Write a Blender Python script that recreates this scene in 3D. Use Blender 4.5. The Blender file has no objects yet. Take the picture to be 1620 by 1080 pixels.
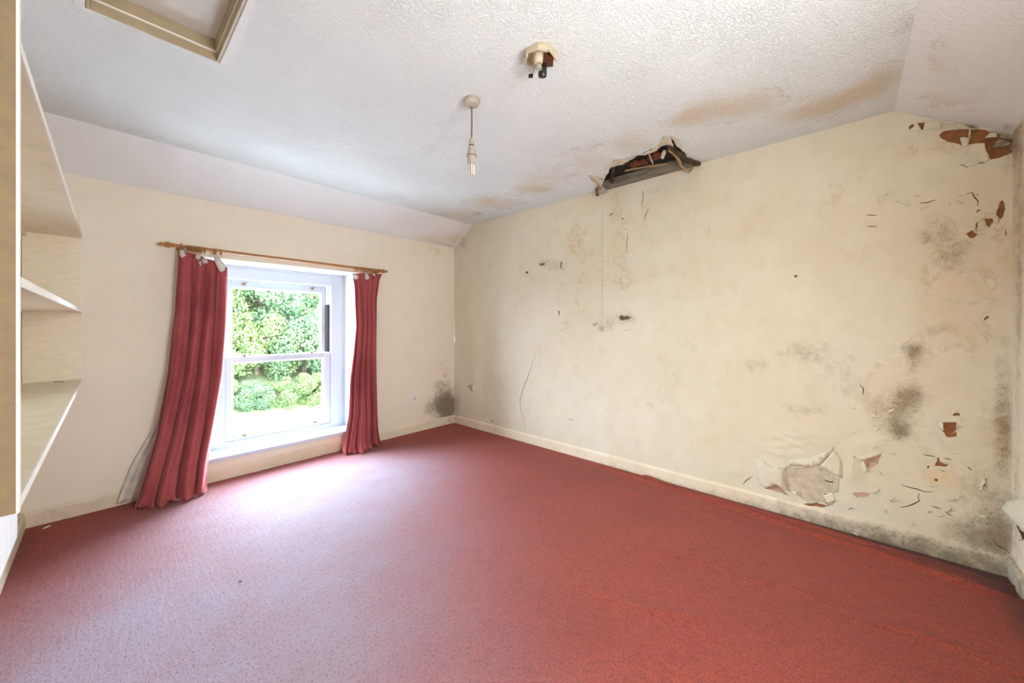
import bpy, math, random
import numpy as np
from mathutils import Vector
from mathutils.geometry import delaunay_2d_cdt

random.seed(7)
rng = np.random.default_rng(7)
PI = math.pi
sc = bpy.context.scene
C = bpy.context.collection

# ------------------------------------------------------------------ camera
F_PX, YAW, CY, CAM_Z = 587.51, 0.8326, 513.54, 1.2
cam_data = bpy.data.cameras.new('camera')
cam_data.sensor_width = 36.0
cam_data.lens = F_PX / 1620 * 36
cam_data.shift_y = (CY - 540) / 1620
cam_data.clip_start = 0.02
cam = bpy.data.objects.new('camera', cam_data)
C.objects.link(cam)
cam.location = (0, 0, CAM_Z)
cam.rotation_euler = (PI / 2, 0, -YAW)
sc.camera = cam

# ------------------------------------------------------------------ world, lights, exposure
sc.view_settings.view_transform = 'Standard'
sc.view_settings.look = 'None'
sc.view_settings.gamma = 1.0
sc.view_settings.use_curve_mapping = False
sc.view_settings.exposure = 1.44
sc.cycles.max_bounces = 12
sc.cycles.diffuse_bounces = 7
sc.cycles.transparent_max_bounces = 12
sc.cycles.sample_clamp_indirect = 6.0
sc.cycles.caustics_reflective = False
sc.cycles.caustics_refractive = False

SKY = 24.5
w = bpy.data.worlds.new('overcast_sky')
sc.world = w
w.use_nodes = True
w.node_tree.nodes['Background'].inputs[0].default_value = (0.72, 0.86, 1.0, 1)
w.node_tree.nodes['Background'].inputs[1].default_value = SKY


def area(name, loc, direction, sx, sy, power, col, portal=False):
    l = bpy.data.lights.new(name, 'AREA')
    l.shape = 'RECTANGLE'; l.size = sx; l.size_y = sy; l.energy = power; l.color = col
    o = bpy.data.objects.new(name, l); C.objects.link(o)
    o.location = loc
    o.rotation_euler = Vector(direction).to_track_quat('-Z', 'Y').to_euler()
    if portal:
        l.cycles.is_portal = True
    return o


# sampling portal filling the window, then two fill lights added unseen behind the camera
area('window_portal', (1.10, 3.96, 0.94), (0, -1, 0), 1.08, 1.5, 1, (1, 1, 1), portal=True)
area('side_fill_light', (-0.98, -0.08, 1.25), (1, 0.10, 0.30), 0.9, 1.7, 10, (1.0, 0.90, 0.76))
area('rear_fill_light', (0.92, -0.60, 1.25), (-0.04, 1, -0.06), 0.80, 1.1, 22, (0.95, 0.98, 1.0))

# ------------------------------------------------------------------ room numbers (metres)
XR, YW, XL, YB = 2.907, 3.604, -0.326, -0.571
ZC, ZE, YF, YF2, ZE2 = 2.367, 2.141, 3.267, -0.181, 2.112
WX0, WX1, WZ0, WZ1 = 0.506, 1.70, 0.165, 1.715      # window opening in the wall face
FX0, FX1, FZ0, FZ1 = 0.556, 1.653, 0.18, 1.697      # window frame
FY = YW + 0.22
BX0, BX1, BZ0, BZ1 = 0.48, 1.36, 0.75, 1.95         # recess added behind the camera for the rear fill light
DY0, DY1, DZ = -0.50, 0.34, 1.98                    # opening added in the left wall for the side fill light


def ray(u, v):
    a = (u - 810) / F_PX; b = -(v - CY) / F_PX
    s, c = math.sin(YAW), math.cos(YAW)
    return (s + c * a, c - s * a, b)


def on_x(X, u, v):
    r = ray(u, v); t = X / r[0]; return (t * r[1], CAM_Z + t * r[2])      # (y, z)


def on_y(Y, u, v):
    r = ray(u, v); t = Y / r[1]; return (t * r[0], CAM_Z + t * r[2])      # (x, z)


def on_z(Z, u, v):
    r = ray(u, v); t = (Z - CAM_Z) / r[2]; return (t * r[0], t * r[1])    # (x, y)


# ------------------------------------------------------------------ materials
class NT:
    def __init__(s, name):
        m = bpy.data.materials.new(name); m.use_nodes = True
        s.m = m; s.t = m.node_tree; s.b = s.t.nodes['Principled BSDF']
        s.co = s.t.nodes.new('ShaderNodeTexCoord').outputs['Object']

    def n(s, typ, **kw):
        x = s.t.nodes.new(typ)
        for k, v in kw.items():
            setattr(x, k, v)
        return x

    def put(s, sock, val):
        if hasattr(val, 'is_output') or isinstance(val, bpy.types.NodeSocket):
            s.t.links.new(val, sock)
        else:
            sock.default_value = val

    def noise(s, scale, detail=4, rough=0.55, vec=None, dist=0.0, stretch=None):
        v = vec or s.co
        if stretch:
            mp = s.n('ShaderNodeMapping'); s.t.links.new(v, mp.inputs[0]); mp.inputs['Scale'].default_value = stretch
            v = mp.outputs[0]
        x = s.n('ShaderNodeTexNoise'); s.t.links.new(v, x.inputs['Vector'])
        x.inputs['Scale'].default_value = scale; x.inputs['Detail'].default_value = detail
        x.inputs['Roughness'].default_value = rough; x.inputs['Distortion'].default_value = dist
        return x.outputs['Fac']

    def ramp(s, fac, a, b, lo=0.0, hi=1.0):
        x = s.n('ShaderNodeMapRange'); x.clamp = True; x.interpolation_type = 'SMOOTHSTEP'
        s.put(x.inputs['Value'], fac)
        x.inputs['From Min'].default_value = a; x.inputs['From Max'].default_value = b
        x.inputs['To Min'].default_value = lo; x.inputs['To Max'].default_value = hi
        return x.outputs[0]

    def math(s, op, a, b=0.0):
        x = s.n('ShaderNodeMath', operation=op); s.put(x.inputs[0], a); s.put(x.inputs[1], b); return x.outputs[0]

    def mix(s, fac, a, b):
        x = s.n('ShaderNodeMix', data_type='RGBA')
        s.put(x.inputs[0], fac)
        s.put(x.inputs[6], a if not isinstance(a, tuple) else (*a, 1)); s.put(x.inputs[7], b if not isinstance(b, tuple) else (*b, 1))
        return x.outputs[2]

    def attr(s, name):
        x = s.n('ShaderNodeAttribute'); x.attribute_name = name; return x.outputs['Fac']

    def bump(s, h, strength, dist, prev=None):
        x = s.n('ShaderNodeBump'); x.inputs['Strength'].default_value = strength; x.inputs['Distance'].default_value = dist
        s.put(x.inputs['Height'], h)
        if prev: s.t.links.new(prev, x.inputs['Normal'])
        return x.outputs[0]

    def done(s, col, rough=0.8, normal=None, spec=0.3, metal=0.0):
        s.put(s.b.inputs['Base Color'], (*col, 1) if isinstance(col, tuple) else col)
        s.put(s.b.inputs['Roughness'], rough)
        s.b.inputs['Specular IOR Level'].default_value = spec
        s.b.inputs['Metallic'].default_value = metal
        if normal: s.t.links.new(normal, s.b.inputs['Normal'])
        return s.m


def plain(name, col, rough=0.6, var=0.10, scale=18, spec=0.3, metal=0.0, bump=0.0, stretch=None):
    k = NT(name)
    f = k.noise(scale, 5, stretch=stretch)
    c = k.mix(k.ramp(f, 0.3, 0.75), col, tuple(x * (1 - var) for x in col))
    nb = k.bump(k.noise(scale * 6, 3, stretch=stretch), 0.5, bump) if bump else None
    return k.done(c, rough, nb, spec, metal)


def wall_mat(name, base, alt, damp=(0.62, 0.40, 0.17), mold=(0.155, 0.105, 0.05), grain=0.0012, mott=1.0):
    k = NT(name)
    c = k.mix(k.ramp(k.noise(1.1, 5, 0.6), 0.35, 0.68), base, alt)
    fine = k.noise(9, 6, 0.65)
    c = k.mix(k.ramp(fine, 0.45, 0.8, 0, 0.38 * mott), c, tuple(x * 0.76 for x in alt))
    patch = k.noise(3.2, 7, 0.68, dist=0.4)
    c = k.mix(k.ramp(patch, 0.50, 0.66, 0, 0.30 * mott), c, (min(1, base[0] * 1.07), min(1, base[1] * 1.08), min(1, base[2] * 1.12)))
    c = k.mix(k.ramp(patch, 0.46, 0.32, 0, 0.28 * mott), c, (alt[0] * .95, alt[1] * .86, alt[2] * .72))
    streak = k.noise(5, 5, 0.7, stretch=(4, 4, 0.35))
    c = k.mix(k.ramp(streak, 0.55, 0.8, 0, 0.16), c, (base[0] * .75, base[1] * .68, base[2] * .55))
    # yellow tide marks left by water
    d = k.attr('damp')
    ring = k.noise(11, 7, 0.7, dist=0.9)
    dm = k.math('ADD', d, k.math('MULTIPLY', k.math('SUBTRACT', ring, 0.5), 1.1))
    inside = k.math('MULTIPLY', k.ramp(dm, 0.15, 1.25), k.ramp(k.noise(24, 6, 0.7), 0.3, 0.7, 0.35, 1.2))
    edge = k.math('MULTIPLY', k.math('MULTIPLY', k.ramp(dm, 0.40, 0.46), k.ramp(dm, 0.56, 0.46)), k.ramp(k.noise(6, 4), 0.42, 0.62))
    on = k.ramp(d, 0.03, 0.3)
    c = k.mix(k.math('MULTIPLY', k.math('MULTIPLY', inside, 0.55), on), c, damp)
    c = k.mix(k.math('MULTIPLY', k.math('MULTIPLY', edge, 0.34), on), c, tuple(x * 0.62 for x in damp))
    # mould: soft film plus spots
    mo = k.attr('mold')
    film = k.ramp(k.math('ADD', mo, k.math('MULTIPLY', k.math('SUBTRACT', k.noise(16, 8, 0.78), 0.5), 2.0)), 0.14, 1.35, 0, 0.80)
    film = k.math('MULTIPLY', film, k.ramp(mo, 0.03, 0.25))
    c = k.mix(film, c, mold)
    sp = k.n('ShaderNodeTexVoronoi'); k.t.links.new(k.co, sp.inputs['Vector']); sp.inputs['Scale'].default_value = 85
    spots = k.math('MULTIPLY', k.ramp(sp.outputs['Distance'], 0.30, 0.12), k.ramp(k.math('MULTIPLY', mo, k.noise(22, 3)), 0.10, 0.42))
    c = k.mix(k.math('MULTIPLY', spots, 0.75), c, tuple(x * 0.55 for x in mold))
    lump = k.noise(16, 5, 0.6)
    nb = k.bump(lump, 0.55, grain * 3.0)
    nb = k.bump(k.noise(150, 3, 0.6), 0.5, grain, nb)
    return k.done(c, 0.72, nb, 0.25)


def ceiling_mat(name, base, stip=0.005, scale=140):
    k = NT(name)
    c = k.mix(k.ramp(k.noise(1.6, 5, 0.6), 0.35, 0.7), base, tuple(x * 0.96 for x in base))
    d = k.attr('damp')
    nz = k.noise(8, 7, 0.68, dist=0.6)
    dm = k.math('ADD', d, k.math('MULTIPLY', k.math('SUBTRACT', nz, 0.5), 0.75))
    on = k.ramp(d, 0.03, 0.22)
    c = k.mix(k.math('MULTIPLY', k.ramp(dm, 0.10, 1.25, 0, 0.75), on), c, (0.63, 0.51, 0.35))
    edge = k.math('MULTIPLY', k.math('MULTIPLY', k.ramp(dm, 0.26, 0.31), k.ramp(dm, 0.40, 0.31)), k.ramp(k.noise(4, 4), 0.42, 0.62))
    c = k.mix(k.math('MULTIPLY', k.math('MULTIPLY', edge, 0.32), on), c, (0.50, 0.32, 0.17))
    mo = k.attr('mold')
    film = k.ramp(k.math('ADD', mo, k.math('MULTIPLY', k.math('SUBTRACT', k.noise(16, 7, 0.7), 0.5), 0.9)), 0.25, 1.05, 0, 0.55)
    film = k.math('MULTIPLY', film, k.ramp(mo, 0.03, 0.25))
    c = k.mix(film, c, (0.22, 0.19, 0.14))
    st = k.noise(scale, 3, 0.55, dist=0.6)
    big = k.ramp(k.noise(4, 3), 0.3, 0.7, 0.65, 1.0)
    h = k.math('MULTIPLY', k.ramp(st, 0.42, 0.66), big)
    nb = k.bump(h, 0.8, stip)
    return k.done(c, 0.85, nb, 0.2)


M_WALL_R = wall_mat('cream_paint_damp', (0.62, 0.585, 0.475), (0.60, 0.55, 0.41))
M_WALL_W = wall_mat('cream_paint_window_wall', (0.77, 0.715, 0.60), (0.75, 0.685, 0.57), mold=(0.10, 0.062, 0.022), mott=0.35)
M_WALL_P = wall_mat('cream_paint', (0.72, 0.63, 0.50), (0.70, 0.60, 0.46))
M_CEIL = ceiling_mat('stippled_ceiling', (0.775, 0.82, 0.825))
M_SLOPE = ceiling_mat('smooth_ceiling_slope', (0.74, 0.765, 0.775), 0.0015, 60)
M_SKIRT = wall_mat('cream_skirting_paint', (0.72, 0.64, 0.50), (0.66, 0.57, 0.42), mold=(0.09, 0.075, 0.045))
M_BROWN = plain('bare_brown_plaster', (0.29, 0.125, 0.052), 0.9, 0.35, 30, bump=0.004)
M_CRACK = plain('crack_depth', (0.12, 0.06, 0.035), 0.95, 0.2, 30)
M_PINKP = plain('pinkish_plaster', (0.50, 0.34, 0.24), 0.9, 0.25, 30, bump=0.004)
M_ROUGHP = plain('rough_cream_plaster', (0.63, 0.545, 0.405), 0.9, 0.28, 26, bump=0.02)
M_DARKP = plain('dark_pitted_plaster', (0.15, 0.11, 0.08), 0.95, 0.3, 40)
M_FLAKE = plain('lifting_paint', (0.68, 0.625, 0.51), 0.65, 0.10, 20, bump=0.002)
M_FLAKE_MOLD = plain('mouldy_lifting_paint', (0.36, 0.34, 0.26), 0.8, 0.6, 35, bump=0.003)
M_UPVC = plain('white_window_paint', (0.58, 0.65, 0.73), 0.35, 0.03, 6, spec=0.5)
M_REVEAL = plain('white_reveal_paint', (0.66, 0.66, 0.64), 0.6, 0.06, 6)
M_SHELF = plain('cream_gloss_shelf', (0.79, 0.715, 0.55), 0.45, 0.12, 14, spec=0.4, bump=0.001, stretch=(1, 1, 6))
M_SHELF_SHADE = plain('shaded_shelf_end', (0.25, 0.19, 0.11), 0.5, 0.18, 30, spec=0.3, bump=0.001)  # near end panel: its shade is painted into the tan
M_SHELF_EDGE = plain('white_shelf_edge', (0.80, 0.78, 0.72), 0.5, 0.08, 40, spec=0.4)
M_RAD = plain('white_radiator_enamel', (0.83, 0.83, 0.82), 0.3, 0.03, 10, spec=0.5)
M_PLASTIC = plain('aged_white_plastic', (0.40, 0.365, 0.30), 0.4, 0.12, 30, spec=0.5)
M_CREAMPL = plain('yellowed_plastic', (0.58, 0.50, 0.36), 0.45, 0.25, 60, spec=0.5)
M_BLACK = plain('black_plastic', (0.012, 0.012, 0.013), 0.25, 0.2, 30, spec=0.5)
M_DARKGREY = plain('dark_rubber', (0.05, 0.045, 0.04), 0.6, 0.2, 30)
M_FLEX = plain('brown_flex', (0.17, 0.12, 0.09), 0.5, 0.2, 60)
M_BRASS = plain('brass', (0.30, 0.21, 0.10), 0.4, 0.2, 60, metal=1.0)
M_WHITE = plain('white_plastic', (0.80, 0.79, 0.76), 0.35, 0.04, 30, spec=0.5)
M_HATCH_SHADE = plain('hatch_shaded_gloss', (0.42, 0.34, 0.22), 0.4, 0.15, 10, spec=0.45)  # cream linings darkened, recess shade painted into the colour
M_HATCH_EDGE = plain('hatch_white_gloss', (0.78, 0.75, 0.68), 0.4, 0.08, 10, spec=0.45)
M_JOIST = plain('grey_weathered_timber', (0.26, 0.225, 0.16), 0.85, 0.55, 9, bump=0.002, stretch=(3, 0.5, 3))
M_ROT = plain('rotten_dark_timber', (0.085, 0.055, 0.03), 0.95, 0.6, 20, bump=0.012)
M_LATH = plain('split_lath_timber', (0.42, 0.29, 0.15), 0.9, 0.35, 25, bump=0.004, stretch=(3, 3, .5))
M_BRICK = plain('old_red_brick', (0.17, 0.05, 0.022), 0.95, 0.4, 30, bump=0.006)
M_VOID = plain('dark_loft', (0.03, 0.026, 0.022), 0.95, 0.3, 12)  # near-black for the loft, wall cores and floor boards
M_DEBRIS = plain('pale_torn_plaster', (0.62, 0.54, 0.42), 0.95, 0.25, 40, bump=0.006)
M_BOUNCE = plain('pale_bounce_slab', (0.52, 0.51, 0.49), 0.9, 0.12, 2)
M_ROAD = plain('pale_tarmac', (0.13, 0.135, 0.145), 0.9, 0.08, 3)
M_BANK = plain('grassy_bank', (0.075, 0.085, 0.035), 0.95, 0.5, 4)
M_TRUNK = plain('bark', (0.10, 0.075, 0.05), 0.95, 0.4, 10)

# wood of the curtain pole
k = NT('honey_wood'); g = k.noise(30, 5, stretch=(0.3, 4, 4))
M_WOOD = k.done(k.mix(k.ramp(g, 0.35, 0.7), (0.40, 0.19, 0.055), (0.27, 0.115, 0.03)), 0.4, None, 0.4)


def velvet(name, a, b):
    k = NT(name)
    f = k.noise(4.5, 5, 0.6, stretch=(1, 1, 0.6))
    c = k.mix(k.ramp(f, 0.35, 0.72), a, b)
    nb = k.bump(k.noise(350, 2), 0.4, 0.001)
    m = k.done(c, 0.9, nb, 0.15)
    k.b.inputs['Sheen Weight'].default_value = 0.8
    k.b.inputs['Sheen Roughness'].default_value = 0.3
    k.b.inputs['Sheen Tint'].default_value = (1.0, 0.55, 0.55, 1)
    return m


M_VELVET = velvet('red_velvet', (0.37, 0.085, 0.088), (0.26, 0.052, 0.056))
M_LINING = plain('grubby_white_lining', (0.66, 0.62, 0.55), 0.85, 0.22, 14, bump=0.002)

# carpet: red twist pile, with pale window light painted into its colour
k = NT('red_carpet')
big = k.noise(0.9, 5, 0.6)
c = k.mix(k.ramp(big, 0.35, 0.68), (0.40, 0.070, 0.034), (0.33, 0.055, 0.028))
c = k.mix(k.ramp(k.noise(45, 4, 0.7, stretch=(1, 0.45, 1)), 0.42, 0.68, 0, 0.38), c, (0.13, 0.024, 0.018))
c = k.mix(k.ramp(k.noise(150, 2, 0.5), 0.44, 0.62, 0, 0.55), c, (0.10, 0.018, 0.014))
light_wash = k.math('MULTIPLY', k.attr('light_mask'), k.ramp(k.noise(3.5, 6, 0.7), 0.25, 0.75, 0.72, 1.0))
c = k.mix(k.math('MULTIPLY', light_wash, 0.86), c, (0.36, 0.285, 0.355))
c = k.mix(k.ramp(k.noise(120, 3, 0.6, stretch=(1, 0.6, 1)), 0.52, 0.66, 0, 0.42), c, (0.085, 0.03, 0.03))
mo = k.attr('mold')
c = k.mix(k.math('MULTIPLY', k.ramp(k.math('ADD', mo, k.math('MULTIPLY', k.math('SUBTRACT', k.noise(9, 6, .7), .5), .8)), .25, 1.0, 0, .85), k.ramp(mo, .03, .2)), c, (0.075, 0.03, 0.024))
pile = k.noise(230, 3, 0.6)
rows = k.noise(60, 3, 0.6, stretch=(1.0, 0.22, 1.0))
hh = k.math('ADD', k.math('MULTIPLY', pile, 0.7), k.math('MULTIPLY', rows, 0.6))
nb = k.bump(hh, 0.9, 0.010)
M_CARPET = k.done(c, 0.7, nb, 0.25)
k.b.inputs['Sheen Weight'].default_value = 0.08
k.b.inputs['Sheen Roughness'].default_value = 0.45
k.b.inputs['Sheen Tint'].default_value = (0.75, 0.82, 1.0, 1)

# window glass: clear thin pane
k = NT('thin_glass')
tr = k.n('ShaderNodeBsdfTransparent'); tr.inputs[0].default_value = (0.97, 0.985, 0.98, 1)
gl = k.n('ShaderNodeBsdfGlossy'); gl.inputs['Roughness'].default_value = 0.03
mx = k.n('ShaderNodeMixShader'); mx.inputs[0].default_value = 0.06
k.t.links.new(tr.outputs[0], mx.inputs[1]); k.t.links.new(gl.outputs[0], mx.inputs[2])
k.t.links.new(mx.outputs[0], k.t.nodes['Material Output'].inputs[0])
M_GLASS = k.m
# bulb glass
k = NT('frosted_tube_glass'); k.done((0.78, 0.76, 0.70), 0.25, None, 0.5); k.b.inputs['Transmission Weight'].default_value = 0.25
M_TUBE = k.m


def leaf_mat(name, a, b, cc):
    k = NT(name)
    oi = k.n('ShaderNodeObjectInfo').outputs['Random']
    f = k.noise(2.2, 3, 0.6)
    g = k.noise(11, 2)
    c = k.mix(k.ramp(f, 0.35, 0.65), a, b)
    c = k.mix(k.ramp(g, 0.60, 0.78, 0, 0.8), c, cc)
    m = k.done(c, 0.6, None, 0.3)
    tl = k.n('ShaderNodeBsdfTranslucent'); k.t.links.new(c, tl.inputs[0])
    ms = k.n('ShaderNodeMixShader'); ms.inputs[0].default_value = 0.4
    k.t.links.new(k.b.outputs[0], ms.inputs[1]); k.t.links.new(tl.outputs[0], ms.inputs[2])
    k.t.links.new(ms.outputs[0], k.t.nodes['Material Output'].inputs[0])
    return m


M_LEAF = [leaf_mat('leaf_green', (0.072, 0.119, 0.040), (0.108, 0.144, 0.047), (0.173, 0.158, 0.072)),
          leaf_mat('leaf_yellow_green', (0.112, 0.140, 0.043), (0.072, 0.119, 0.036), (0.194, 0.158, 0.079)),
          leaf_mat('leaf_bluish_green', (0.054, 0.108, 0.050), (0.086, 0.130, 0.050), (0.158, 0.122, 0.079))]


# ------------------------------------------------------------------ mesh helpers
def link(name, mesh, mat, parent=None, smooth=False):
    o = bpy.data.objects.new(name, mesh); C.objects.link(o)
    if mat: mesh.materials.append(mat)
    if parent: o.parent = parent
    if smooth:
        mesh.polygons.foreach_set('use_smooth', [True] * len(mesh.polygons))
    return o


def tag(o, label=None, cat=None, group=None, kind=None):
    if label: o['label'] = label
    if cat: o['category'] = cat
    if group: o['group'] = group
    if kind: o['kind'] = kind
    return o


def empty(name, loc=(0, 0, 0)):
    o = bpy.data.objects.new(name, None); C.objects.link(o); o.location = loc; o.empty_display_size = 0.05
    return o


class MB:
    def __init__(s): s.v = []; s.f = []

    def add(s, vs, fs):
        n = len(s.v); s.v += [tuple(x) for x in vs]; s.f += [tuple(i + n for i in q) for q in fs]; return s

    def box(s, x0, y0, z0, x1, y1, z1, bevel=0.0):
        b = min(bevel, abs(x1 - x0) * .45, abs(y1 - y0) * .45, abs(z1 - z0) * .45)
        if b <= 0:
            vs = [(x, y, z) for z in (z0, z1) for y in (y0, y1) for x in (x0, x1)]
            fs = [(0, 2, 3, 1), (4, 5, 7, 6), (0, 1, 5, 4), (2, 6, 7, 3), (0, 4, 6, 2), (1, 3, 7, 5)]
            return s.add(vs, fs)
        import bmesh
        bm = bmesh.new(); bmesh.ops.create_cube(bm, size=1)
        for v in bm.verts:
            v.co = Vector(((x0 + x1) / 2 + v.co.x * (x1 - x0), (y0 + y1) / 2 + v.co.y * (y1 - y0), (z0 + z1) / 2 + v.co.z * (z1 - z0)))
        bmesh.ops.bevel(bm, geom=bm.edges[:], offset=b, segments=1, affect='EDGES')
        bm.verts.index_update()
        s.add([v.co for v in bm.verts], [[v.index for v in f.verts] for f in bm.faces]); bm.free(); return s

    def tube(s, path, r, n=10, caps=True):
        P = [Vector(p) for p in path]; R = r if hasattr(r, '__len__') else [r] * len(P)
        base = len(s.v); up = Vector((0.123, 0.345, 0.93))
        for i, p in enumerate(P):
            d = (P[min(i + 1, len(P) - 1)] - P[max(i - 1, 0)]).normalized()
            if abs(d.dot(up)) > 0.95: up = Vector((1, 0.1, 0.05))
            a = d.cross(up).normalized(); b = d.cross(a)
            for j in range(n):
                t = 2 * PI * j / n
                s.v.append(tuple(p + (a * math.cos(t) + b * math.sin(t)) * R[i]))
        for i in range(len(P) - 1):
            for j in range(n):
                q = base + i * n; s.f.append((q + j, q + (j + 1) % n, q + n + (j + 1) % n, q + n + j))
        if caps:
            s.f.append(tuple(base + j for j in range(n))[::-1]); q = base + (len(P) - 1) * n; s.f.append(tuple(q + j for j in range(n)))
        return s

    def lathe(s, prof, origin, axis=(0, 0, 1), n=24):
        ax = Vector(axis).normalized(); o = Vector(origin)
        return s.tube([o + ax * h for h, r in prof], [max(r, 1e-4) for h, r in prof], n) if False else s._lathe(prof, o, ax, n)

    def _lathe(s, prof, o, ax, n):
        u = Vector((1, 0, 0)) if abs(ax.x) < 0.9 else Vector((0, 1, 0))
        a = ax.cross(u).normalized(); b = ax.cross(a); base = len(s.v)
        for h, r in prof:
            for j in range(n):
                t = 2 * PI * j / n; s.v.append(tuple(o + ax * h + (a * math.cos(t) + b * math.sin(t)) * max(r, 2e-4)))
        for i in range(len(prof) - 1):
            for j in range(n):
                q = base + i * n; s.f.append((q + j, q + (j + 1) % n, q + n + (j + 1) % n, q + n + j))
        s.f.append(tuple(base + j for j in range(n))[::-1]); q = base + (len(prof) - 1) * n; s.f.append(tuple(q + j for j in range(n)))
        return s

    def torus(s, c, R, r, axis='x', n=20, m=8):
        base = len(s.v); c = Vector(c)
        for i in range(n):
            t = 2 * PI * i / n
            for j in range(m):
                p = 2 * PI * j / m; rr = R + r * math.cos(p); h = r * math.sin(p)
                q = (h, rr * math.cos(t), rr * math.sin(t)) if axis == 'x' else (rr * math.cos(t), h, rr * math.sin(t)) if axis == 'y' else (rr * math.cos(t), rr * math.sin(t), h)
                s.v.append(tuple(c + Vector(q)))
        for i in range(n):
            for j in range(m):
                s.f.append((base + i * m + j, base + ((i + 1) % n) * m + j, base + ((i + 1) % n) * m + (j + 1) % m, base + i * m + (j + 1) % m))
        return s

    def prism(s, poly, fn, h0, h1):
        n = len(poly); base = len(s.v)
        for h in (h0, h1):
            for p in poly: s.v.append(tuple(fn(p[0], p[1], h)))
        s.f.append(tuple(base + i for i in range(n))[::-1]); s.f.append(tuple(base + n + i for i in range(n)))
        for i in range(n):
            j = (i + 1) % n; s.f.append((base + i, base + j, base + n + j, base + n + i))
        return s

    def build(s, name, mat, parent=None, smooth=False):
        m = bpy.data.meshes.new(name); m.from_pydata(s.v, [], s.f); m.update()
        o = link(name, m, mat, parent, False)
        if smooth:
            m.polygons.foreach_set('use_smooth', [True] * len(m.polygons))
            try: m.set_sharp_from_angle(angle=math.radians(35))
            except Exception: pass
        return o


def inside(px, py, poly):
    r = np.zeros(px.shape, bool); n = len(poly)
    for i in range(n):
        x1, y1 = poly[i]; x2, y2 = poly[(i + 1) % n]
        if y1 == y2: continue
        c = ((y1 > py) != (y2 > py)) & (px < (x2 - x1) * (py - y1) / (y2 - y1) + x1)
        r ^= c
    return r


def dens(loop, step):
    out = []
    for i in range(len(loop)):
        a = loop[i]; b = loop[(i + 1) % len(loop)]
        n = max(1, int(math.hypot(b[0] - a[0], b[1] - a[1]) / step))
        out += [(a[0] + (b[0] - a[0]) * k / n, a[1] + (b[1] - a[1]) * k / n) for k in range(n)]
    return out


def sheet(name, outer, holes, to3, step, mat, attrs={}, disp=None, thick=None, parent=None):
    """A surface with true holes. to3(u, v, h): h metres out of the surface. thick: closes it into a solid that deep."""
    loops = [dens(outer, step)] + [list(h) for h in holes]
    P = []; E = []
    for L in loops:
        b = len(P); P += L; E += [(b + i, b + (i + 1) % len(L)) for i in range(len(L))]
    us = [p[0] for p in outer]; vs = [p[1] for p in outer]
    gu, gv = np.meshgrid(np.arange(min(us) + step * .5, max(us), step), np.arange(min(vs) + step * .5, max(vs), step))
    gu = gu.ravel(); gv = gv.ravel()
    gu = gu + rng.uniform(-.2, .2, gu.shape) * step; gv = gv + rng.uniform(-.2, .2, gv.shape) * step
    keep = inside(gu, gv, outer)
    for h in holes: keep &= ~inside(gu, gv, h)
    P += list(zip(gu[keep].tolist(), gv[keep].tolist()))
    V, _, Fc, *_ = delaunay_2d_cdt([Vector(p) for p in P], E, [], 0, 1e-6)
    V = np.array([(v.x, v.y) for v in V]); Fc = np.array([f for f in Fc if len(f) == 3])
    cen = V[Fc].mean(1)
    ok = inside(cen[:, 0], cen[:, 1], outer)
    for h in holes: ok &= ~inside(cen[:, 0], cen[:, 1], h)
    Fc = Fc[ok]
    u, v = V[:, 0], V[:, 1]
    hgt = disp(u, v) if disp is not None else np.zeros(len(u))
    verts = [to3(a, b, c) for a, b, c in zip(u.tolist(), v.tolist(), hgt.tolist())]
    faces = [tuple(f) for f in Fc.tolist()]
    uv2 = [(a, b) for a, b in zip(u.tolist(), v.tolist())]
    if thick:
        for li, L in enumerate([outer] + [h for h in holes]):
            b = len(verts); n = len(L)
            for p in L: verts.append(to3(p[0], p[1], 0)); uv2.append(p)
            for p in L: verts.append(to3(p[0], p[1], -thick)); uv2.append(p)
            for i in range(n):
                j = (i + 1) % n; faces.append((b + i, b + j, b + n + j, b + n + i))
    m = bpy.data.meshes.new(name); m.from_pydata(verts, [], faces); m.update()
    uu = np.array([p[0] for p in uv2]); vv = np.array([p[1] for p in uv2])
    for an in ('damp', 'mold'):
        at = m.attributes.new(an, 'FLOAT', 'POINT')
        val = attrs[an](uu, vv) if an in attrs else np.zeros(len(uu))
        at.data.foreach_set('value', np.clip(val, 0, 1.5).astype(np.float32))
    return link(name, m, mat, parent)


def blobs(items):
    """items: (u, v, ru, rv, strength) -> sum of soft spots"""
    def fn(u, v):
        r = np.zeros(len(u))
        for a, b, ru, rv, s in items:
            d = ((u - a) / ru) ** 2 + ((v - b) / rv) ** 2
            r = r + s * np.exp(-d ** 1.2 * 0.9)
        return r
    return fn


def px_blobs(at, items):
    out = []
    for x, y, rx, ry, s in items:
        c0 = at(x, y); cx = at(x + rx, y); cy = at(x, y + ry)
        ru = max(abs(cx[0] - c0[0]), abs(cy[0] - c0[0]), 0.01); rv = max(abs(cx[1] - c0[1]), abs(cy[1] - c0[1]), 0.01)
        out.append((c0[0], c0[1], ru, rv, s))
    return out


def jag(poly, step=0.008, amp=0.003):
    d = dens(poly, step)
    return [(a + random.uniform(-amp, amp), b + random.uniform(-amp, amp)) for a, b in d]


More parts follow.
